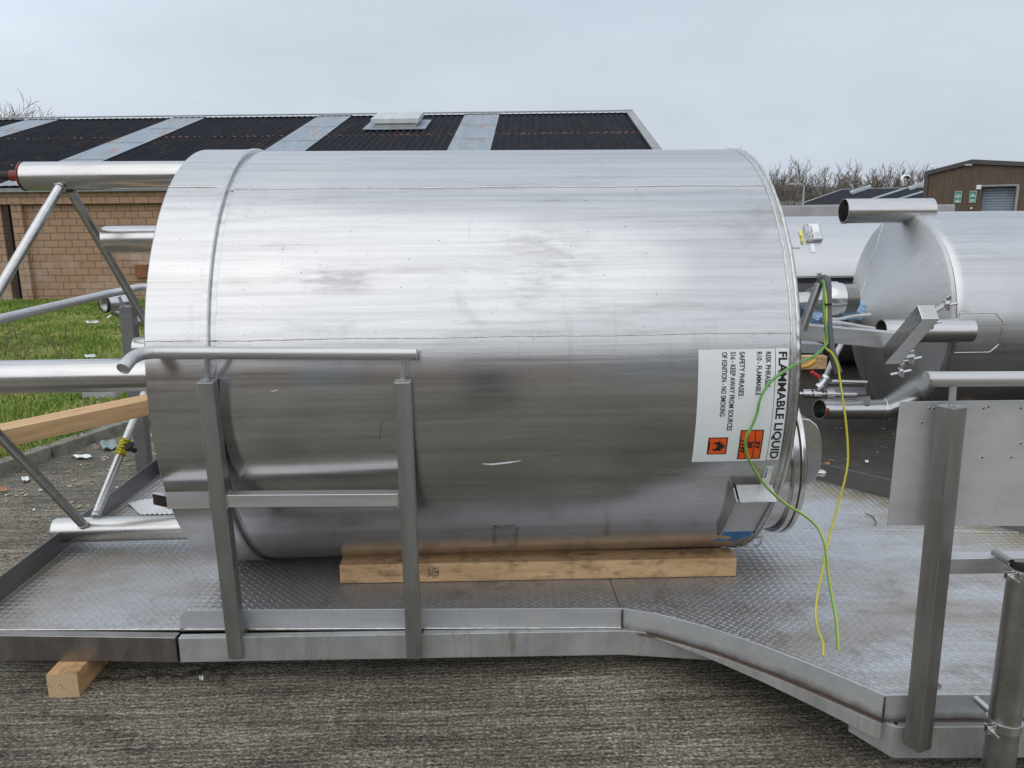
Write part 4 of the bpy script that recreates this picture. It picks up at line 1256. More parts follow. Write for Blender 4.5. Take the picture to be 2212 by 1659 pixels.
# ------------------------------------------------------------------ second tank, cone end towards us
R2, Y2, Z2, X2 = .972, 7.43, .748, 4.05
t2 = thing('storage_tank', 'stainless tank with a shallow cone end and open leg tubes lying beyond the platform', 'tank', (X2+1.2, Y2, GZ))
MB().lathe([(X2-.014, R2*.955), (X2-.010, R2*.968), (X2+.004, R2*.981), (X2+.026, R2*.991), (X2+.056, R2*.998), (X2+.09, R2), (X2+.1, R2), (X2+1.2, R2), (X2+2.6, R2), (X2+2.7, R2*.9), (X2+2.75, 0)], (0, Y2, Z2), AX, 200).build('shell', M['shell2'], t2, ang=35)
cone = MB().lathe([(X2-.012, R2*.975), (X2-.035, R2*.955), (X2-.05, R2*.93), (X2-.39, .08), (X2-.40, 0)], (0, Y2, Z2+.02), AX, 160).build('cone_end', M['cone'], t2, ang=12)
ca2 = np.array((X2-.388, Y2, Z2+.02))
for a in (1.95, 4.35):
    bead([ca2+np.array((0, -.08*c_(a), .08*s_(a))), np.array((X2-.052, Y2-R2*.93*c_(a), Z2+.02+R2*.93*s_(a)))], .0035).build('weld_seam', M['bead'], cone)
MB().tube([np.array((X2-.46, Y2, Z2+.02)), np.array((X2-.33, Y2, Z2+.02))], .07, 28, (False, True), inner=.062).build('outlet_pipe', M['pipe'], t2)
def leg2(xa, ya, Y, r, xb, yb, mat='pipe'):
    a = onY(xa, ya, Y); b_ = onY(xb, yb, Y); b_[2] = a[2]
    return MB().tube([a, a+np.array((.35, 0, 0)), b_], [r, r, r], 36, (False, True), inner=r*.93).build('leg', M[mat], t2, ang=40), a, b_
lg1, a, b_ = leg2(1822, 456, 7.36, .112, 2010, 458)
m = MB(); m.lathe([(0, .117), (.012, .119), (.02, .117)], a+np.array((.0, 0, 0)), AX, 20, a0=4.2, a1=5.2); m.build('paint_mark', M['redpaint'], lg1)
lg2, a, b_ = leg2(1903, 716, 6.40, .10, 2095, 722)
# reinforcing pad bent to the shell
def pad(cxp, w_, zc_, h_, name='reinforcing_pad'):
    m = MB(); n = 14; rows = []
    for i in range(n+1):
        z = -h_/2+h_*i/n; e = max(0., abs(z)-(h_/2-.07))
        zo = (zc_+z-Z2)/R2; y = Y2-(R2+.007)*math.sqrt(max(0, 1-zo*zo))
        rows.append((np.array((cxp-w_/2, y, zc_+z)), np.array((cxp+w_/2-e, y, zc_+z))))
    for i in range(n): m.quad(rows[i][0], rows[i][1], rows[i+1][1], rows[i+1][0])
    o = m.build(name, M['shell2'], t2, ang=60)
    P = [r[1] for r in rows]; bead([rows[0][0]]+P+[rows[-1][0]], .005).build('weld_seam', M['bead'], o)
    return o
pad(X2+.19, .38, onY(2060, 720, 6.46)[2], .34)
a = onY(1770, 884, 6.55); b_ = onY(1905, 884, 6.75)
lg3 = MB().tube([a, a+(b_-a)*.5, b_, b_+(b_-a)*.45+np.array((0, .06, .10)), b_+(b_-a)*1.5+np.array((0, .25, .36))], [.088, .088, .092, .115, .19], 32, (False, True), inner=.08).build('leg', M['pipe'], t2, ang=50)
bead([b_+np.array((.02*s_(t_), -.093*c_(t_), .093*s_(t_))) for t_ in np.linspace(0, 6.28, 24)], .006).build('weld_seam', M['bead'], lg3)
m = MB(); m.lathe([(0, .089), (.02, .091), (.03, .089)], a, nrm(b_-a), 14, a0=5.6, a1=6.6); m.build('paint_mark', M['redpaint'], lg3)
for x in (X2+.5, X2+2.2):
    o = MB().box((x, Y2-.35, GZ+.05), (.12, .5, .10)).build('timber_block', M['woody'], bevel=.004)
    tag(o, 'timber chock under the cone ended tank, %s' % ('near its cone end' if x < X2+1 else 'at its far right end'), 'timber')

# ------------------------------------------------------------------ third tank, behind
Y3, R3 = 10.2, .95
Z3 = .735
t3 = thing('storage_tank', 'pale satin stainless tank with a small sensor box standing behind the other two', 'tank', (3.2, Y3, GZ))
MB().lathe([(.9, 0), (.92, R3*.9), (.98, R3), (3., R3), (5.5, R3), (5.52, 0)], (0, Y3, Z3), AX, 200).build('shell', M['shell3'], t3, ang=30)
zf = onY(1760, 600, Y3-R3)[2]
m = MB(); m.box((3.2, Y3-R3-.01, zf+.012), (4.4, .06, .03)); rimb = m.build('rim_bar', M['polish'], t3, bevel=.004)
m = MB(); m.box((3.2, Y3-R3+.005, zf-.03), (4.4, .05, .05)); m.build('rim_gap', M['rubber'], rimb)
m = MB(); m.box((3.2, Y3-R3+.02, zf-.16), (4.4, .06, .20)); m.build('skirt', M['kick_dark'], t3)
q = onY(1769, 594, Y3-R3-.05); MB().box(q, (.05, .04, .05)).build('latch', M['flange'], rimb, bevel=.004)
def c3(x, y, off=0.):
    p = onCyl(x, y, Y3, Z3, R3); r = np.array((0, p[1]-Y3, p[2]-Z3)); return p+r/np.linalg.norm(r)*off
cq = [c3(1734, 491), c3(1768, 489), c3(1775, 524), c3(1741, 525)]
nn = nrm(np.cross(cq[1]-cq[0], cq[3]-cq[0])); nn = nn if nn[1] < 0 else -nn
m = MB(); m.prism(cq, nn*.055); box = m.build('sensor_box', M['flange'], t3, bevel=.005)
tp_ = [p+nn*.0562 for p in cq]
def b2(u, v): return (tp_[0]*(1-v)+tp_[1]*v)*(1-u)+(tp_[3]*(1-v)+tp_[2]*v)*u+nn*.0015
m = MB(); m.quad(b2(.04, .06), b2(.04, .88), b2(.94, .88), b2(.94, .06))
for i in range(6):
    u0 = .06+.07*i; m.quad(b2(u0, .10)+nn*.001, b2(u0, .25)+nn*.001, b2(u0+.035, .25)+nn*.001, b2(u0+.035, .10)+nn*.001, 1)
for v0 in (.53, .62, .71, .80): m.quad(b2(.55, v0)+nn*.001, b2(.55, v0+.018)+nn*.001, b2(.88, v0+.018)+nn*.001, b2(.88, v0)+nn*.001, 1)
bl_ = m.build('box_label', [M['paper'], M['black']], box, smooth=False)
ux, uy = nrm(b2(0, .5)-b2(1, .5)), nrm(b2(.5, 0)-b2(.5, 1))
hgt = np.linalg.norm(cq[3]-cq[0])
flat_text(bl_, 'EC01', b2(.90, .27)+nn*.001, ux, uy, hgt*.20, M['black'], bold=.001)
flat_text(bl_, 'MALE KERR AS', b2(.90, .42)+nn*.001, ux, uy, hgt*.115, M['black'], bold=.0006)
yt = [c3(1724, 499, .012), c3(1731, 498, .012), c3(1737, 525, .012), c3(1735, 529, .012), c3(1731, 527, .012)]
m = MB(); m.add(yt, [(0, 1, 2, 3, 4)]); yl = m.build('yellow_tag', M['yellow'], t3, smooth=False)
ny = nrm(np.cross(yt[1]-yt[0], yt[2]-yt[1])); ny = ny if ny[1] < 0 else -ny
flat_text(yl, 'EC - VA1', yt[4]+(yt[1]-yt[0])*.55+ny*.002, yt[0]-yt[4], -(yt[1]-yt[0]), .036, M['black'], off=.004)
sq = [c3(1749, 527, .006), c3(1758, 526, .006), c3(1761, 545, .006), c3(1752, 545, .006)]
m = MB(); m.add(sq, [(0, 1, 2, 3)]); m.build('barcode_sticker', M['white'], t3, smooth=False)
m = MB(); m.add([c3(x, y, .008) for x, y in ((1690, 489), (1718, 489), (1729, 536), (1712, 536))], [(0, 1, 2, 3)]); m.build('film_patch', M['panel'], t3, smooth=False)
# low grey wall behind it
m = MB(); m.box((4.2, 13.2, .83), (7.5, .2, 2*(.83-GZ))); 
wl = m.build('yard_wall', M['concrete'], bevel=.02); zt = onY(1750, 444, 13.1)[2]; wl.scale.z = (zt-GZ)/(2*(.83-GZ))
tag(wl, 'low plain grey wall running behind the pale satin tank', 'wall')

# things lying about between the tanks
bag = MB(); bm = bmesh.new(); bmesh.ops.create_icosphere(bm, subdivisions=4, radius=1.)
def bagmesh(c, s, seed):
    r_ = random.Random(seed); ph = [r_.uniform(0, 6) for _ in range(6)]
    vs = []
    for v in bm.verts:
        p = v.co; k_ = 1+.10*math.sin(5*p.x+ph[0]+3*p.z)+.10*math.sin(7*p.y+ph[1]+4*p.x)+.05*math.sin(13*p.z+ph[2]+9*p.x)
        vs.append(np.array(c)+np.array((p.x*s[0], p.y*s[1], p.z*s[2]))*k_)
    return MB().add(vs, [tuple(v.index for v in f.verts) for f in bm.faces])
tag(bagmesh(onY(1838, 668, 4.05), (.075, .07, .055), 3).build('plastic_bag', M['bluefilm'], ang=60), 'crumpled blue plastic wrapping round the fitting beside the threaded pipe end', 'plastic wrap')
tag(bagmesh(onY(1757, 690, 3.72), (.06, .06, .035), 8).build('plastic_sheet', M['bluefilm'], ang=60), 'folded pale blue plastic lying under the hex nut on the bracket arm', 'plastic wrap')
cl_ = thing('clamp_lever', 'pair of thin white metal clamp levers resting on the bracket arm', 'lever', onY(1790, 690, 3.62))
lv = smooth_path([onY(1782, 690, 3.62), onY(1810, 690, 3.62), onY(1845, 683, 3.63), onY(1880, 680, 3.64)], 6)
MB().tube(lv, [.010]*6+[.008]*(len(lv)-7)+[.009], 10).build('upper_lever', M['ventm'], cl_)
lv = smooth_path([onY(1780, 698, 3.60), onY(1820, 699, 3.60), onY(1860, 706, 3.61), onY(1890, 711, 3.62)], 6)
MB().tube(lv, [.013]*6+[.010]*(len(lv)-7)+[.008], 10).build('lower_lever', M['ventm'], cl_)
MB().lathe([(-.02, 0), (-.02, .02), (.02, .02), (.02, 0)], onY(1782, 692, 3.61), (0, 1, 0), 18).build('pivot', M['flange'], cl_)
# valve with red handle on the ground between the tanks
vy = 6.7
bv = thing('ball_valve', 'small ball valve with a red lever on pipework between the two right hand tanks', 'valve', onY(1765, 835, vy))
MB().tube([onY(1753, 803, vy), onY(1768, 815, vy)], [.016, .022], 12).build('lever', M['red'], bv)
MB().tube([onY(1768, 815, vy), onY(1776, 824, vy)], .01, 8).build('stem', M['polish'], bv)
m = MB(); m.lathe([(-.06, .03), (-.06, .05), (-.035, .05), (-.03, .035), (.03, .035), (.035, .05), (.06, .05), (.06, .03)], onY(1780, 826, vy), nrm((.5, 0, .8)), 14); m.build('valve_body', M['polish'], bv)
m = MB(); m.tube([onY(1764, 858, vy), onY(1790, 800, vy), onY(1799, 779, vy), onY(1826, 727, vy+.2)], .026, 12).build('stand_pipe', M['pipe_dull'], bv)
m = MB(); m.tube([onY(1790, 824, vy), onY(1872, 826, vy)], .018, 12).build('branch_pipe', M['pipe'], bv)
m = MB(); m.tube([onY(1700, 851, vy), onY(1800, 851, vy), onY(1850, 852, vy)], .02, 12)
for x in (1742, 1763, 1792): m.lathe([(-.035, .02), (-.035, .042), (.035, .042), (.035, .02)], onY(x, 851, vy), AX, 12)
m.build('ground_pipe', M['pipe'], bv)
m = MB(); m.prism([onY(1787, 836, vy+.25), onY(1870, 836, vy+.25), onY(1872, 851, vy), onY(1793, 851, vy)], (0, 0, -.01)); m.prism([onY(1789, 856, vy), onY(1880, 856, vy), onY(1880, 874, vy-.1), onY(1785, 874, vy-.1)], (0, 0, -.01))
tag(m.build('steel_channel', M['kick_dark']), 'dark steel channel lying on the ground below the cone end', 'steel channel')
m = MB(); m.box(onY(1750, 782, 7.6), (.30, .10, .13)); tag(m.build('timber_block', M['woodx'], bevel=.004), 'short orange timber offcut on the ground behind the red valve lever', 'timber')
tag(MB().tube(smooth_path([onY(1725, 793, 7.3), onY(1745, 790, 7.3), onY(1762, 779, 7.3)], 5), .02, 10).build('hose', M['gold']), 'short yellow orange hose beside the timber offcut', 'hose')

# sheet of ribbed wrapping on the deck, litter on grass and yard
def sheet(px, z, name, label, mat, cat, wav=.006, n=10, freq=40):
    q = [onZ(x, y, z) for x, y in px]; m = MB(); vs = []
    for i in range(n+1):
        for j in range(n+1):
            u, v = i/n, j/n; p = (q[0]*(1-v)+q[1]*v)*(1-u)+(q[3]*(1-v)+q[2]*v)*u
            vs.append(p+np.array((0, 0, .006+wav*(1+math.sin(v*freq)+.6*math.sin(u*7+v*5)))))
    m.add(vs, [(i*(n+1)+j, i*(n+1)+j+1, (i+1)*(n+1)+j+1, (i+1)*(n+1)+j) for i in range(n) for j in range(n)])
    return tag(m.build(name, mat, ang=60, fix=False), label, cat)
sheet([(276, 1090), (345, 1076), (390, 1112), (305, 1116)], .0, 'paper_sheet', 'crumpled ribbed white sheet lying on the deck under the left end of the big tank', M['paper'], 'paper', .004, 24, 50)
for i, (x, y, w_, h_, nm, lb, mt) in enumerate([
    (294, 650+696-650-1, 5, 4, 'plastic_scrap', 'tiny blue plastic scrap on the grass near the yard edge', 'bluefilm'),
    (358*.452*.5531+268, 745-1, 24, 5, 'plastic_sheet', 'long pale plastic strip lying on the grass', 'paper'),
    (352, 772-3, 24, 8, 'plastic_sheet', 'white plastic scrap on the grass near the big leg tube', 'white')]):
    pass
lit = [(163, 688, 168, 695, lz+.01, 'plastic_scrap', 'tiny blue plastic scrap on the grass', 'bluefilm', 'litter'),
       (181, 693, 216, 700, lz+.015, 'plastic_strip', 'long pale plastic strip on the grass above the big leg tube', 'paper', 'litter'),
       (181, 766, 209, 774, lz+.02, 'plastic_scrap', 'white plastic scrap on the grass just above the big leg tube', 'white', 'litter'),
       (279, 658, 289, 668, lz+.02, 'paper_ball', 'small pale crumpled scrap on the grass next to the grey corner post', 'paper', 'litter'),
       (215, 953, 255, 976, GZ+.01, 'cloth_rag', 'grey green rag lying on the yard beside the taped brace', 'cloth', 'rag'),
       (157, 983, 200, 992, GZ+.01, 'white_offcut', 'white curved offcut lying on the yard near the kerb', 'white', 'litter'),
       (217, 935, 226, 941, GZ+.01, 'paper_scrap', 'little white scrap just above the grey green rag', 'white', 'litter'),
       (46, 1031, 64, 1042, GZ+.01, 'paper_scrap', 'white torn scrap on the yard under the leg brace', 'white', 'litter'),
       (0, 1053, 16, 1064, GZ+.02, 'clay_shard', 'orange clay shard at the left edge of the yard', 'tile', 'shard'),
       (430, 1463, 441, 1475, GZ+.008, 'paper_scrap', 'thin curled white scrap on the concrete in front of the platform', 'white', 'litter'),
       (218, 1501, 223, 1505, GZ+.006, 'paper_scrap', 'tiny bright white fleck on the concrete near the timber block', 'white', 'litter'),
       (1781, 1000, 1793, 1006, GZ+.006, 'wood_chip', 'orange wood chip on the dark yard beyond the wires', 'tile', 'litter'),
       (1868, 996, 1876, 1002, GZ+.006, 'paper_scrap', 'white paper scrap on the damp shaded yard left of the panel', 'white', 'litter')]
for x0, y0, x1, y1, z, nm, lb, mt, ct in lit:
    sheet([(x0, y0+(y1-y0)*.3), (x0+(x1-x0)*.8, y0), (x1, y0+(y1-y0)*.7), (x0+(x1-x0)*.25, y1)], z, nm, lb, M[mt], ct, (.012 if mt == 'cloth' else .004), 8, 9)
o = MB().box(onZ(222, 858, lz)+np.array((0, 0, .04)), (.34, .2, .10)).build('concrete_slab', M['concrete'], bevel=.02)
tag(o, 'small pale concrete slab in the grass under the big leg tube', 'slab')
for i, (x, y, hh) in enumerate(((42, 800, .55), (140, 795, .62), (12, 770, .4))):
    p = onZ(x, y, lz); m = MB(); r_ = random.Random(i)
    for k_ in range(7):
        a = r_.uniform(0, 6.28); e = p+np.array((c_(a)*hh*.35, s_(a)*hh*.35, hh*r_.uniform(.5, 1)))
        mpt = (p+e)/2+np.array((0, 0, .05)); m.tube([p, mpt, e], [.004, .003, .0015], 4)
        for q_ in range(6):
            t_ = r_.uniform(.45, 1); b0_ = p+(e-p)*t_; m.tube([b0_, b0_+np.array((r_.uniform(-.06, .06), r_.uniform(-.06, .06), r_.uniform(0, .07)))], [.002, .005], 4)
    tag(m.build('dead_weed', M['straw']), ['dry dead weed at the far left of the lawn edge', 'tallest dry weed left of the corner post', 'short dry weed cut by the left picture edge'][i], 'weed', 'dry weeds standing in the lawn')

# ------------------------------------------------------------------ long building on the left
u_ = np.array((c_(R_(-4)), s_(R_(-4)), 0)); n_ = np.array((u_[1], -u_[0], 0))   # n_ points to the yard
RZ = 5.2; RB = onZ(1358, 243, RZ)
SL = .2745
nr = nrm((n_[0]*SL, n_[1]*SL, 1))
def roofp(s, d, off=0.):      # s metres left of the right verge, d metres down from the ridge
    return RB-u_*s+n_*d+np.array((0, 0, -SL*d))+nr*off
def roofsd(x, y):
    p = onP(x, y, RB, nr); return -((p-RB)@u_), (p-RB)@n_
ED = 9.85; WD = 9.5; LEN = 46.
bld = thing('workshop_building', 'long tan block workshop with a black corrugated roof and pale rooflight strips', 'building', RB-u_*20+n_*WD/2+np.array((0, 0, GZ-RZ)))
def corr(s0, s1, d0, d1, pitch, amp, off):
    k = int((s1-s0)/pitch*6); m = MB(); vs = []
    for i in range(k+1):
        s = s0+(s1-s0)*i/k; o_ = off+amp*math.sin(2*math.pi*s/pitch)
        vs += [roofp(s, d0, o_), roofp(s, d1, o_)]
    return m.add(vs, [(2*i, 2*i+1, 2*i+3, 2*i+2) for i in range(k)])
bands = []; PT = .205
for (xa, ya, xb, yb) in ((1006, 255, 1074, 255), (665, 267, 737, 266), (333, 273, 405, 271), (-20, 284, 69, 284)):
    bands.append((roofsd(xb, yb)[0], roofsd(xa, ya)[0]))
bwid = np.mean([b-a for a, b in bands[:3]]); step = np.mean([bands[i+1][0]-bands[i][0] for i in range(2)])
s0b = bands[0][0]
edges = [(s0b+step*i, s0b+step*i+bwid) for i in range(int((LEN-s0b)/step)+1)]
prev = 0.
lapd = [ED*.27, ED*.55, ED*.8]
dl = roofsd(1200, 288)[1]
lapd = [dl, dl*2, dl*3]
for (e0, e1) in edges+[(LEN, LEN)]:
    if e0-prev > .2:
        pm_ = corr(prev, min(e0, LEN), 0.05, ED, PT, .026, 0.)
        def wv(s, o_): return o_+.026*math.sin(2*math.pi*(s-prev)/PT)
        for ld in lapd:
            k = int((e0-prev)/.05)
            for i in range(k):
                s = prev+i*.05; w_ = .03 if math.sin(2*math.pi*(s-prev)/PT) < .3 else .075
                if rng.random() < .3: continue
                pm_.quad(roofp(s, ld-.03, wv(s, .006)), roofp(s+.05, ld-.03, wv(s+.05, .006)), roofp(s+.05, ld+w_, wv(s+.05, .006)), roofp(s, ld+w_, wv(s, .006)), 1)
        pm_.build('roof_sheet', [M['roof'], M['rustline']], bld, ang=80, fix=False)
    if e1 > e0:
        m = corr(e0-.05, e1+.05, 0.05, ED, PT, .005, .03)
        laps = []
        for ld in [dl*.62*i for i in range(1, 5)]:
            laps.append([roofp(e0, ld, .04), roofp(e1, ld, .04), roofp(e1, ld+.03, .04), roofp(e0, ld+.03, .04)])
        so_ = m.build('rooflight_strip', M['strip'], bld, ang=80, fix=False)
        for q in laps: MB().quad(*q).build('sheet_lap', M['rustline'], so_, smooth=False)
    prev = e1
m = MB()
m.prism([roofp(-.1, -.25, .02), roofp(-.1, .22, .07), roofp(LEN, .22, .07), roofp(LEN, -.25, .02)], nr*.035); m.build('ridge_cap', M['gutter'], bld, smooth=False)
m = MB(); m.prism([roofp(.12, -.1, .05), roofp(-.12, -.1, .05), roofp(-.12, ED, .05), roofp(.12, ED, .05)], nr*.04); m.build('verge_trim', M['gutter'], bld, smooth=False)
# far slope and gable
def back(s, d): return RB-u_*s-n_*d+np.array((0, 0, -SL*d))
m = MB(); m.quad(back(0, 0), back(LEN, 0), back(LEN, 12), back(0, 12)); m.build('roof_sheet', M['roof'], bld, smooth=False)
m = MB(); g0 = RB.copy(); m.prism([roofp(.05, 0, -.1), roofp(.05, WD, -.1), roofp(.05, WD)*np.array((1, 1, 0))+np.array((0, 0, GZ)), back(.05, 11.5)*np.array((1, 1, 0))+np.array((0, 0, GZ)), back(.05, 11.5)], -u_*.2); m.build('gable_wall', M['block'], bld, smooth=False)
# front wall: object space with X along the wall so the block courses lie level
ez = RZ-SL*ED
wloc = RB+n_*WD; wloc[2] = GZ
def wallobj(name, boxes, mat, bevel=0.):
    m = MB()
    for (s0, s1, z0, z1, d0, d1) in boxes:
        m.box((-(s0+s1)/2, -(d0+d1)/2, (z0+z1)/2), (s1-s0, abs(d1-d0), z1-z0))
    me = m.build(name, mat, None, smooth=False, bevel=bevel, origin=(0, 0, 0))
    me.parent = bld
    me.location = Vector(wloc)-Vector(WLOC[bld.name])
    me.rotation_euler = (0, 0, R_(-4))
    return me
WH = ez-GZ
def wallsz(x, y):
    p = onP(x, y, wloc, n_); return -((p-wloc)@u_), p[2]-GZ
cop = wallsz(100, 413)[1]
wallobj('front_wall', [(0, LEN, -.02, cop-.30, 0, -.25)], M['block'])
wallobj('wall_coping', [(0, LEN, cop-.30, cop-.03, .16, -.25)], M['block'])
ctr = wallsz(340, 430)[0]; c2 = wallsz(22, 430)[0]
piers = []
for i in range(-1, 7):
    s = c2+(c2-ctr)*0+ (i*4.35)
    if 0 < s < LEN: piers.append(s)
for s in piers:
    wallobj('brick_pier', [(s-.30, s-.05, -.02, cop-.302, .11, .003), (s+.20, s+.45, -.02, cop-.302, .11, .003)], M['block'])
    dn = wallobj('downpipe', [(s+.02, s+.12, 0, cop-.1, .10, .01)], M['dark'])
wallobj('eaves_gutter', [(-.05, LEN, cop-.03, cop+.07, .30, .10)], M['gutter'], .01)
wsx = wallsz(310, 585)
wallobj('wall_flue', [(wsx[0]-.15, wsx[0]+.15, wsx[1]-.15, wsx[1]+.15, .10, .003)], M['rustline'])
# roof vents
def vent(px, lb):
    # box standing on the slope: base quad on the roof, lid above
    v = thing('roof_vent', lb[0], 'vent', roofp(*roofsd(*px[0])))
    (sa, da), (sb, db) = roofsd(*px[0]), roofsd(*px[1])
    hh = lb[1]; w_ = abs(sa-sb); dp = lb[2]
    s0, s1 = min(sa, sb), max(sa, sb); dd = (da+db)/2
    def q(s, d, z): return roofp(s, d)+np.array((0, 0, z))
    def bx(m, s0, s1, d0, d1, z0, z1):
        vs = [q(s, d, 0)+np.array((0, 0, z)) for z in (z0, z1) for s, d in ((s0, d0), (s1, d0), (s1, d1), (s0, d1))]
        return m.add(vs, [(0, 1, 2, 3), (4, 5, 6, 7), (0, 1, 5, 4), (1, 2, 6, 5), (2, 3, 7, 6), (3, 0, 4, 7)])
    bx(MB(), s0, s1, dd-dp, dd, -.05, hh*.55).build('curb', M['ventc'], v, smooth=False)
    bx(MB(), s0-.12, s1+.12, dd-dp-.1, dd+.12, hh*.55, hh).build('lid', M['ventm'], v, smooth=False, bevel=.02)
    bx(MB(), s0-.35, s1+.35, dd-dp-.2, dd+.30, .04, .07).build('flashing', M['strip'], v, smooth=False)
    return v
vent([(812, 279), (897, 279)], ('grey box roof vent standing on the dark roof between two pale strips', .34, 1.1))
p = roofp(roofsd(238, 276)[0], -1.2)
v = thing('roof_vent', 'low flat vent just peeping over the far ridge at the left', 'vent', p)
wv_ = np.linalg.norm(onP(276, 270, p, n_)-onP(199, 270, p, n_)); zt_ = onP(238, 264.5, p, n_)[2]
R3_ = np.array([u_, -n_, (0, 0, 1)]).T
MB().box((p[0], p[1], zt_-.25), (wv_*.94, .9, .36), R3_).build('curb', M['ventc'], v, smooth=False)
MB().box((p[0], p[1], zt_-.035), (wv_, 1.1, .07), R3_).build('lid', M['gutter'], v, bevel=.02)

# ------------------------------------------------------------------ buildings on the right
u2 = np.array((c_(R_(-37)), s_(R_(-37)), 0)); n2 = np.array((u2[1], -u2[0], 0))
BC = onY(1996, 452, 70.); BC[2] = GZ
br_ = thing('warehouse', 'brown ribbed metal warehouse with a roller shutter and two green signs', 'building', BC)
def wp(x, y, d=0.): return onP(x, y, BC+n2*d, n2)
def bsz(x, y):
    p = wp(x, y); return (p-BC)@u2, p[2]-GZ
s_e, z_e = bsz(2004, 374); s_p, z_p = bsz(2100, 349); s_r, z_r = bsz(2211, 354)
z_e2 = z_p+(z_r-z_p)/(s_r-s_p)*(2*s_p-0-s_p)
sR = s_r*1.3
def bp(s, z, d=0.): return BC+u2*s+n2*d+np.array((0, 0, z))
hole = [bsz(*q) for q in ((2051, 404), (2108, 400), (2203, 397))]
sd0, sd1 = bsz(2119, 430)[0], bsz(2191, 425)[0]; zd = bsz(2158, 402.5)[1]
def ribbed(s0, s1, zlo, zhi_fn, d=0.):
    m = MB(); s = s0; vs = []; pitch = .30
    ss = []
    while s < s1:
        for t_, o_ in ((0, 0), (.17, 0), (.19, .03), (.27, .03)):
            if s+t_ < s1: ss.append((s+t_, o_))
        s += pitch
    ss.append((s1, 0))
    for s, o_ in ss: vs += [bp(s, zlo, d+o_), bp(s, zhi_fn(s), d+o_)]
    return m.add(vs, [(2*i, 2*i+1, 2*i+3, 2*i+2) for i in range(len(ss)-1)])
def ztop_(s): return z_e+(z_p-z_e)*(s-s_e)/(s_p-s_e) if s < s_p else z_p+(z_r-z_p)*(s-s_p)/(s_r-s_p)
sdo = bsz(2119, 430)[0]
m = ribbed(0, sdo, 0, ztop_); m2 = ribbed(sdo, sd1, zd, ztop_); m3 = ribbed(sd1, sR, 0, ztop_)
for q in (m2, m3): m.add(q.v, q.f)
m.build('wall', M['brown'], br_, smooth=False, fix=False)
dep = 24.
m = MB(); m.quad(bp(0, 0), bp(0, z_e), bp(0, z_e, -dep), bp(0, 0, -dep)); m.quad(bp(sR, 0), bp(sR, z_r-.3), bp(sR, z_r-.3, -dep), bp(sR, 0, -dep)); m.build('side_wall', M['brown'], br_, smooth=False)
m = MB(); m.prism([bp(-.15, z_e+.05, .2), bp(s_p, z_p+.08, .2), bp(s_p, z_p+.08, -dep), bp(-.15, z_e+.05, -dep)], (0, 0, .1)); m.prism([bp(s_p+.01, z_p+.08, .2), bp(sR, ztop_(sR)+.05, .2), bp(sR, ztop_(sR)+.05, -dep), bp(s_p+.01, z_p+.08, -dep)], (0, 0, .1)); m.build('roof', M['strip'], br_, smooth=False)
m = MB(); m.prism([bp(-.18, z_e-.22, .26), bp(s_p, z_p-.2, .26), bp(s_p, z_p+.16, .26), bp(-.18, z_e+.14, .26)], n2*.04); m.prism([bp(s_p+.01, z_p-.2, .26), bp(sR, ztop_(sR)-.2, .26), bp(sR, ztop_(sR)+.15, .26), bp(s_p+.01, z_p+.16, .26)], n2*.04); m.prism([bp(-.18, 0, .1), bp(.12, 0, .1), bp(.12, z_e-.2, .1), bp(-.18, z_e-.2, .1)], n2*.1); m.build('eaves_trim', M['browntrim'], br_, smooth=False)
# recessed roller shutter
rd = -1.0
m = MB(); m.quad(bp(sdo, 0, 0), bp(sdo, zd, 0), bp(sdo, zd, rd), bp(sdo, 0, rd)); m.quad(bp(sd1+.1, 0, 0), bp(sd1+.1, zd, 0), bp(sd1+.1, zd, rd), bp(sd1+.1, 0, rd)); m.quad(bp(sdo, zd, 0), bp(sd1+.1, zd, 0), bp(sd1+.1, zd, rd), bp(sdo, zd, rd)); m.build('door_reveal', M['brown'], br_, smooth=False)
m = MB(); k = 20; vs = []
for i in range(k*3+1):
    z = zd*i/(k*3); vs += [bp(sdo, z, rd+.07*(1 if i % 3 == 1 else 0)), bp(sd1+.1, z, rd+.07*(1 if i % 3 == 1 else 0))]
m.add(vs, [(2*i, 2*i+1, 2*i+3, 2*i+2) for i in range(k*3)]); m.build('roller_shutter', M['shutter'], br_, smooth=False, fix=False)
m = MB(); m.prism([bp(sdo-.1, zd, .04), bp(sd1+.25, zd, .04), bp(sd1+.25, zd+.14, .04), bp(sdo-.1, zd+.14, .04)], n2*.06); m.prism([bp(sd1+.1, 0, .04), bp(sd1+.3, 0, .04), bp(sd1+.3, zd-.002, .04), bp(sd1+.1, zd-.002, .04)], n2*.06); m.build('door_frame', M['gutter'], br_, smooth=False)
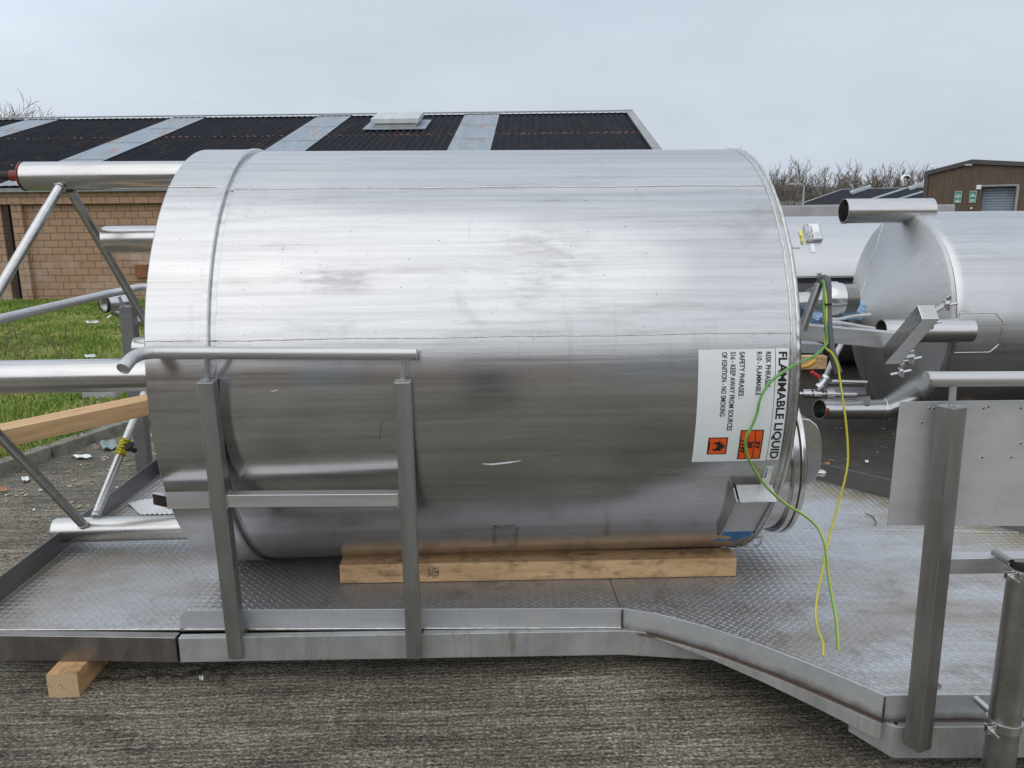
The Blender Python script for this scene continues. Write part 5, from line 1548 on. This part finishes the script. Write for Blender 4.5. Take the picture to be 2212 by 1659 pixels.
def board(px, lines, lb):
    q = [wp(x, y, .07) for x, y in px]
    c0_ = q[0]
    s0, z0 = (q[3]-BC)@u2, q[3][2]-GZ; s1, z1 = (q[1]-BC)@u2, q[1][2]-GZ
    r = [bp(s0, z1, .05), bp(s1, z1, .05), bp(s1, z0, .05), bp(s0, z0, .05)]
    sg = thing('wall_sign', lb, 'sign', bp((s0+s1)/2, z0, .05))
    m = MB(); m.prism(r, n2*.05); m.build('board', M['paper'], sg, smooth=False)
    e = .055*(s1-s0); r2_ = [bp(s0+e, z1-e, .102), bp(s1-e, z1-e, .102), bp(s1-e, z0+e, .102), bp(s0+e, z0+e, .102)]
    m = MB(); m.add(r2_, [(0, 1, 2, 3)]); pnl = m.build('green_face', M['signgreen'], sg, smooth=False)
    H = z1-z0; Wd = s1-s0
    for s, zf_, sz, fitw in lines:
        vs, fs = text2d(s, sz*H, 'CENTER', .012)
        mx = max(v[0] for v in vs)-min(v[0] for v in vs); k_ = fitw*Wd/mx
        mm = MB(); mm.add([bp((s0+s1)/2+vx*k_, z1-H*zf_+vy, .106) for vx, vy in vs], fs); mm.build('lettering', M['white'], pnl, smooth=False)
board([(2063, 414), (2078, 413), (2076, 438), (2061, 438)], [('Roone', .33, .12, .42), ('Environmental', .47, .12, .86), ('Ltd.', .61, .12, .24), ('www.roone', .80, .07, .6), ('(01) 602 0041', .91, .07, .6)], 'green and white sign nearer the corner of the brown warehouse')
board([(2094, 412.5), (2110, 412.5), (2108, 437.4), (2093, 437.4)], [('Roone', .30, .12, .42), ('Welding Ltd', .47, .13, .76), ('Fabrication', .78, .07, .6), ('(01) 602 0041', .89, .07, .6)], 'green and white sign nearer the roller shutter of the brown warehouse')
def wallbox(px, w_, h_, dd, name, lb, cat, mat):
    p = wp(*px, .06); o = MB().box(p, (w_, dd, h_), np.array([u2, -n2, (0, 0, 1)]).T).build(name, mat, bevel=.02); return tag(o, lb, cat)
wallbox((2114.5, 404.3), .36, .36, .15, 'alarm_box', 'white alarm box beside the top of the roller shutter', 'alarm box', M['white'])
wallbox((2098, 450), .16, .16, .15, 'wall_lamp', 'small round pale wall light below the green sign', 'lamp', M['paper'])
fl = thing('flood_light', 'floodlight on a bracket under the roof edge of the brown warehouse', 'floodlight', wp(2095, 355))
m = MB(); q = wp(2092, 356.5, .9); m.box(q, (.55, .3, .12), np.array([u2, -n2, (0, 0, 1)]).T).build('lamp_head', M['ventm'], fl, bevel=.05)
MB().tube([wp(2100, 359, .02), wp(2094, 357.5, .8)], .05, 8).build('bracket', M['gutter'], fl)
cw = thing('roof_cowl', 'shiny little roof cowl at the left eave of the brown warehouse', 'vent', wp(2013, 370, -3))
q = wp(2014, 362, -3.); MB().lathe([(-.6, .08), (0, .09), (.02, .13), (.12, .13), (.2, .08), (.22, 0)], q, (0, 0, 1), 16).build('cowl', M['polish'], cw)

# low dark roof between the trees and the warehouse
DR = onY(1818, 410, 100.)
de = onP(1716, 446, DR, u2)
sl2 = (DR[2]-de[2])/((de-DR)@n2); dd2 = (de-DR)@n2
nr2 = nrm((n2[0]*sl2, n2[1]*sl2, 1))
low = thing('low_workshop', 'low workshop with a dark slate coloured roof left of the brown warehouse', 'building', de*np.array((1, 1, 0))+np.array((0, 0, GZ)))
def lp(s, d, off=0.): return DR+u2*s+n2*d+np.array((0, 0, -sl2*d))+nr2*off
def lsd(x, y): p = onP(x, y, DR, nr2); return (p-DR)@u2, (p-DR)@n2
LL = 10.
while True:
    q_ = lp(LL, 0)-CO; px_r = 1106+F*(q_@CR)/(q_@FW)
    if px_r > 2022 or LL > 60: break
    LL += .5
m = MB(); m.quad(lp(0, 0), lp(LL, 0), lp(LL, dd2), lp(0, dd2)); m.quad(lp(0, 0), lp(LL, 0), lp(LL, 0)-n2*12-np.array((0, 0, sl2*12)), lp(0, 0)-n2*12-np.array((0, 0, sl2*12))); m.build('roof', M['roof'], low, smooth=False)
m = MB(); m.prism([lp(0, 0, -.05), lp(0, dd2-.3, -.05), lp(0, dd2-.3)*np.array((1, 1, 0))+np.array((0, 0, GZ)), (lp(0, 0)-n2*11.5)*np.array((1, 1, 0))+np.array((0, 0, GZ)), lp(0, 0)-n2*11.5-np.array((0, 0, sl2*11.5+.05))], u2*.2); m.prism([lp(.2, dd2-.3, -.1), lp(LL, dd2-.3, -.1), lp(LL, dd2-.3)*np.array((1, 1, 0))+np.array((0, 0, GZ)), lp(.2, dd2-.3)*np.array((1, 1, 0))+np.array((0, 0, GZ))], -n2*.2); m.build('wall', M['browntrim'], low, smooth=False)
m = MB(); m.prism([lp(0, -.15, .02), lp(LL, -.15, .02), lp(LL, .15, .02), lp(0, .15, .02)], nr2*.08); m.prism([lp(-.1, 0, .02), lp(.12, 0, .02), lp(.12, dd2, .02), lp(-.1, dd2, .02)], nr2*.06); m.build('roof_trim', M['gutter'], low, smooth=False)
m = MB(); m.prism([lp(0, dd2-.05, .02), lp(LL, dd2-.05, .02), lp(LL, dd2+.12, .02), lp(0, dd2+.12, .02)], nr2*.12); m.build('eaves_gutter', M['gutter'], low, smooth=False)
def raised(px, hgt, lb):
    q = []
    for x, y in px:
        s, d = lsd(x, y); q.append((s, d))
    v = thing('roof_light', lb, 'rooflight', lp(*q[0]))
    m = MB(); m.prism([lp(s, d, .02) for s, d in q], nr2*hgt); m.build('frame', M['ventc'], v, smooth=False)
    cen = np.mean(q, 0); m = MB(); m.prism([lp(*(cen+(np.array(p)-cen)*.86), hgt+.021) for p in q], nr2*.03); m.build('pane', M['strip'], v, smooth=False)
def d2(zx, zy): return ((2900+.4973*zx)/1.80832, (500+.4973*zy)/1.80832)
raised([d2(842, 512), d2(1000, 462), d2(1012, 474), d2(866, 522)], .25, 'raised pale rooflight on the low dark roof, nearest the trees')
raised([d2(1300, 478), d2(1438, 430), d2(1440, 448), d2(1325, 490)], .25, 'raised pale rooflight on the low dark roof beside the brown warehouse')
for px in ([d2(1005, 557), d2(1280, 468), d2(1320, 468), d2(1050, 557)], [d2(1215, 557), d2(1440, 488), d2(1440, 502), d2(1255, 557)]):
    m = MB(); m.prism([lp(*lsd(*p), .02) for p in px], nr2*.03); m.build('rooflight_strip', M['strip'], low, smooth=False)
ch = thing('flue_pipe', 'shiny metal flue with a bent top rising behind the low dark roof', 'flue', lp(*lsd(*d2(1252, 450))))
Yc_ = lp(*lsd(*d2(1252, 450)))[1]+1.5
MB().tube(smooth_path([onY(*d2(1252, 455), Yc_), onY(*d2(1253, 405), Yc_), onY(*d2(1260, 385), Yc_), onY(*d2(1280, 376), Yc_), onY(*d2(1302, 379), Yc_), onY(*d2(1312, 390), Yc_)], 5), .24, 16).build('pipe', M['polish'], ch)
# fence and street lamp
fn = thing('board_fence', 'grey vertical board fence at the foot of the bare trees', 'fence', onY(1710, 452, 62.)*np.array((1, 1, 0))+np.array((0, 0, GZ)))
m = MB(); x = onY(1685, 440, 62.)[0]; x1 = onY(1738, 440, 62.)[0]
while x < x1:
    zt_ = onY(1700, 434, 62.)[2]+rng.uniform(-.06, .06); m.box((x, 62+.2*rng.random(), (zt_+GZ)/2), (.22, .03, zt_-GZ)); x += .26
m.build('fence_board', M['fence'], fn)
m = MB()
for z in (.6, 1.8): m.box(((onY(1685, 440, 62.)[0]+x1)/2, 62.25, z), (x1-onY(1685, 440, 62.)[0], .05, .1))
m.build('fence_rail', M['fence'], fn)
lpst = thing('street_lamp', 'slim pale street lamp with a short bent arm in front of the trees', 'street lamp', onY(1733, 460, 56.)*np.array((1, 1, 0))+np.array((0, 0, GZ)))
pt = onY(1737, 402, 56.); pbs = np.array((pt[0], 56., GZ))
MB().tube([pbs, pt], [.10, .07], 10).build('pole', M['concrete'], lpst)
ar = onY(*d2(416, 440), 56.); MB().tube([pt, ar], .055, 8).build('arm', M['concrete'], lpst)
MB().box(ar, (.8, .25, .15)).build('lamp_head', M['concrete'], lpst, bevel=.03)

# ------------------------------------------------------------------ bare trees
def bare_tree(px, top, Y, spread, seed, lb, tw='twig', depth=6, pct=99.6, fine=.03):
    r_ = random.Random(seed)
    b0_ = onY(px, top+20, Y); base = np.array((b0_[0], Y, GZ)); H = onY(px, top, Y)[2]-GZ
    t = thing('bare_tree', lb, 'tree', base, 'bare winter trees beyond the yard')
    tr = MB(); cr = MB()
    def grow(p, d, ln, rad, lv):
        k = 3; pts = [p]; q = p; dd = d
        for i in range(k):
            dd = nrm(dd+np.array((r_.gauss(0, .09), r_.gauss(0, .09), .06)))
            q = q+dd*ln/k; pts.append(q)
        mesh = tr if lv < 2 else cr
        mesh.tube(pts, [rad*(1-.2*i) for i in range(k+1)], 5 if lv < 2 else 3, (False, False))
        if lv >= depth: return
        nb = 3 if lv < depth-1 else 2
        for i in range(nb):
            a = r_.uniform(0, 6.283); x_, y_ = frame(dd)
            tilt = r_.uniform(.25, .68)*spread
            nd = nrm(dd*c_(tilt)+(x_*c_(a)+y_*s_(a))*s_(tilt)+np.array((0, 0, .05)))
            st_ = pts[-1] if i < 1 else pts[r_.choice((1, 2))]
            grow(st_, nd, ln*r_.uniform(.6, .82), max(fine, rad*r_.uniform(.5, .64)), lv+1)
    for i in range(r_.choice((3, 4, 4))):
        a = r_.uniform(0, 6.283); tl_ = r_.uniform(.05, .5)*spread
        grow(base+np.array((.2*c_(a), .2*s_(a), 0)), nrm((c_(a)*tl_, s_(a)*tl_, 1)), H*r_.uniform(.2, .28), H*.015, 1)
    zs = np.percentile([v[2] for v in cr.v], pct)
    k_ = H/(zs-GZ)
    for m_ in (tr, cr): m_.v = [(base[0]+(v[0]-base[0])*k_, base[1]+(v[1]-base[1])*k_, GZ+(v[2]-GZ)*k_) for v in m_.v]
    tr.build('trunk', M['bark'], t, smooth=False, fix=False)
    cr.build('crown', M[tw], t, smooth=False, fix=False)
    return t
tl = [(1643, 334, 52, 1.0, 'tree partly hidden by the right rim of the big tank'), (1689, 368, 56, .95, 'slender tree just right of the big tank rim'), (1722, 348, 50, 1.05, 'tallest broad tree above the street lamp'), (1752, 361, 58, .9, 'narrow tree right of the tallest broad tree'),
      (1775, 372, 54, 1., 'low bushy tree in the middle of the row'), (1802, 366, 60, 1., 'tree above the left end of the low dark roof'), (1832, 372, 62, 1., 'small tree above the ridge of the low dark roof'), (1862, 354, 56, 1., 'fan shaped tree over the low dark roof'),
      (1893, 358, 62, 1., 'reddish tree left of the metal flue'), (1922, 361, 60, .95, 'reddish tree directly behind the metal flue'), (1952, 362, 60, 1., 'reddish tree right of the metal flue'), (1982, 360, 64, 1., 'tree at the corner of the brown warehouse'), (2005, 366, 66, .9, 'twigs showing over the eave of the brown warehouse')]
for i, (x, y, Y, sp_, lb) in enumerate(tl):
    bare_tree(x, y, Y*2.25, sp_, 40+i, lb, 'twig2' if 7 < i < 11 else 'twig')
bare_tree(6, 258, 75, 1.2, 77, 'larger bare tree top at the far left above the long roof', depth=7, pct=94., fine=.014)
bare_tree(34, 270, 80, 1.2, 79, 'smaller bare tree top beside the larger one above the long roof', depth=7, pct=94., fine=.014)
# scrub under the trees: no one could count it
N = 9000
sx = nrng.uniform(0, 1, N); 
A0, A1 = onY(1640, 470, 112.), onY(2010, 470, 140.)
T_ = np.zeros((N, 3, 3)); cpt = A0[None]*(1-sx[:, None])+A1[None]*sx[:, None]
hh = 6.*(.55+.25*np.sin(sx*31)+.2*np.sin(sx*73+1))
cpt[:, 2] = GZ+hh*nrng.random(N)**.8; cpt[:, 1] += nrng.uniform(0, 9, N); cpt[:, 0] += nrng.uniform(-2, 2, N)
for j in range(3): T_[:, j] = cpt+nrng.normal(0, .16, (N, 3))
tag(soup('scrub', T_, M['ivy'], 'stuff'), 'olive brown scrub along the foot of the bare trees')

# ------------------------------------------------------------------ the other side of the yard (mirrored in the steel)
wh = thing('yard_shed', 'long shed across the yard, only mirrored in the big tank', 'building', (0, -22, GZ))
MB().box((-4, -24, 2.1), (46, 8, 4.6)).build('wall', M['block'], wh, smooth=False)
m = MB(); m.prism([(-27.3, -19.6, 4.42), (-27.3, -24, 5.9), (-27.3, -28.4, 4.42)], (46.6, 0, 0)); m.build('roof', M['gutter'], wh, smooth=False)
for x in (-18, -6, 6):
    MB().box((x, -19.96, 1.4), (4, .1, 3.2)).build('shed_door', M['shutter'], wh, smooth=False)

# ------------------------------------------------------------------ the photographer, mirrored as a dark patch in the shell
per = thing('person', 'person in a dark navy jacket holding a phone up, seen only as a blurred reflection', 'person', (0, -.45, GZ))
def skin_body():
    V = []; Rr_ = []; E_ = []
    def j(p, r, par=None):
        V.append(p); Rr_.append(r if isinstance(r, tuple) else (r, r))
        if par is not None: E_.append((par, len(V)-1))
        return len(V)-1
    y = -.45
    pel = j((0, y, .70), (.155, .11)); wa = j((0, y-.01, .90), (.145, .10), pel); ch = j((0, y-.01, 1.10), (.17, .115), wa); up = j((0, y, 1.24), (.12, .09), ch)
    nk = j((0, y+.01, 1.33), .055, up); ja = j((0, y+.035, 1.41), (.06, .075), nk); hd = j((0, y+.03, 1.49), (.075, .092), ja); tp2 = j((0, y+.02, 1.555), (.06, .07), hd)
    j((0, y+.135, 1.462), .012, hd)
    for s in (-1, 1):
        j((s*.082, y+.02, 1.47), .014, hd)
        hp_ = j((s*.10, y, .64), .095, pel); kn_ = j((s*.12, y+.02, .24), .062, hp_); an_ = j((s*.13, y, -.13), .045, kn_); j((s*.15, y+.14, -.185), (.042, .03), an_)
        sh_ = j((s*.19, y, 1.245), .068, up); el = j((s*.27, y+.20, 1.40), .048, sh_); wr = j((s*.105, y+.36, 1.60), .030, el); pa = j((s*.085, y+.385, 1.645), (.034, .018), wr)
        for k_ in range(4):
            f1 = j((s*(.082+.004*k_), y+.40, 1.665+.018*k_-.02), .0095, pa); f2_ = j((s*(.068-.003*k_), y+.425, 1.672+.018*k_-.02), .0085, f1); j((s*.052, y+.418-.002*k_, 1.672+.018*k_-.02), .0075, f2_)
        t1 = j((s*.07, y+.372, 1.652), .011, pa); j((s*.05, y+.392, 1.672), .009, t1)
    me = bpy.data.meshes.new('body'); me.from_pydata(V, E_, [])
    o = bpy.data.objects.new('body', me); C.objects.link(o)
    sk = o.modifiers.new('skin', 'SKIN'); ss = o.modifiers.new('sub', 'SUBSURF'); ss.levels = ss.render_levels = 2
    for i, q in enumerate(me.skin_vertices[0].data): q.radius = Rr_[i]; q.use_root = (i == 0)
    dg = bpy.context.evaluated_depsgraph_get(); m2 = bpy.data.meshes.new_from_object(o.evaluated_get(dg))
    bpy.data.objects.remove(o); return m2
pm2 = skin_body()
for q in ('navy_jacket_cloth', 'dark_trouser_cloth', 'skin_tone', 'brown_boot'):
    pm2.materials.append(plain(q, {'navy_jacket_cloth': (.012, .018, .045), 'dark_trouser_cloth': (.02, .02, .025), 'skin_tone': (.45, .26, .18), 'brown_boot': (.04, .025, .018)}[q], .8))
for p in pm2.polygons:
    c = p.center
    hand = c.z > 1.605 and c.y > -.12; head = c.z > 1.335 and abs(c.x) < .11 and c.y < -.25
    p.material_index = 2 if hand or head else (3 if c.z < -.09 else (1 if c.z < .68 else 0)); p.use_smooth = True
pb_ = bpy.data.objects.new('body', pm2); C.objects.link(pb_); pb_.parent = per; pb_.location = -Vector(WLOC[per.name])
per.location.x = .07
bm2 = bmesh.new(); bmesh.ops.create_uvsphere(bm2, u_segments=20, v_segments=12, radius=1.)
hv = [np.array((v.co.x*.086, -.445+v.co.y*.104, 1.515+v.co.z*.078)) for v in bm2.verts]
MB().add(hv, [tuple(v.index for v in f.verts) for f in bm2.faces]).build('hair', plain('dark_hair', (.03, .02, .014), .7), per)
ph_ = MB().box((0, -.036, 1.668), (.16, .008, .076)).build('phone', M['rubber'], bevel=.003)
tag(ph_, 'black phone held up level by the person, seen only in the reflection', 'phone')

bead([onZ(1735, 1141, .001), onZ(2330, 1152, .001)], .003).build('weld_seam', M['flange'], plat)
m = MB(); P = [onZ(x, y, .008) for x, y in ((2012, 1463), (2020, 1472), (2027, 1479), (2034, 1483))]; m.tube(P, [.003, .006, .005, .002], 6)
tag(m.build('twig_scrap', M['bark']), 'short dark twig scrap on the deck between the right post and the pipe sleeve', 'litter')
m = MB(); P = [onZ(x, y, .006) for x, y in ((1868, 1108), (1886, 1116), (1893, 1128), (1889, 1136))]; m.tube(P, [.002, .003, .003, .0015], 6)
tag(m.build('twig_scrap', M['bark']), 'thin curved dark twig on the deck between the wires and the panel', 'litter')
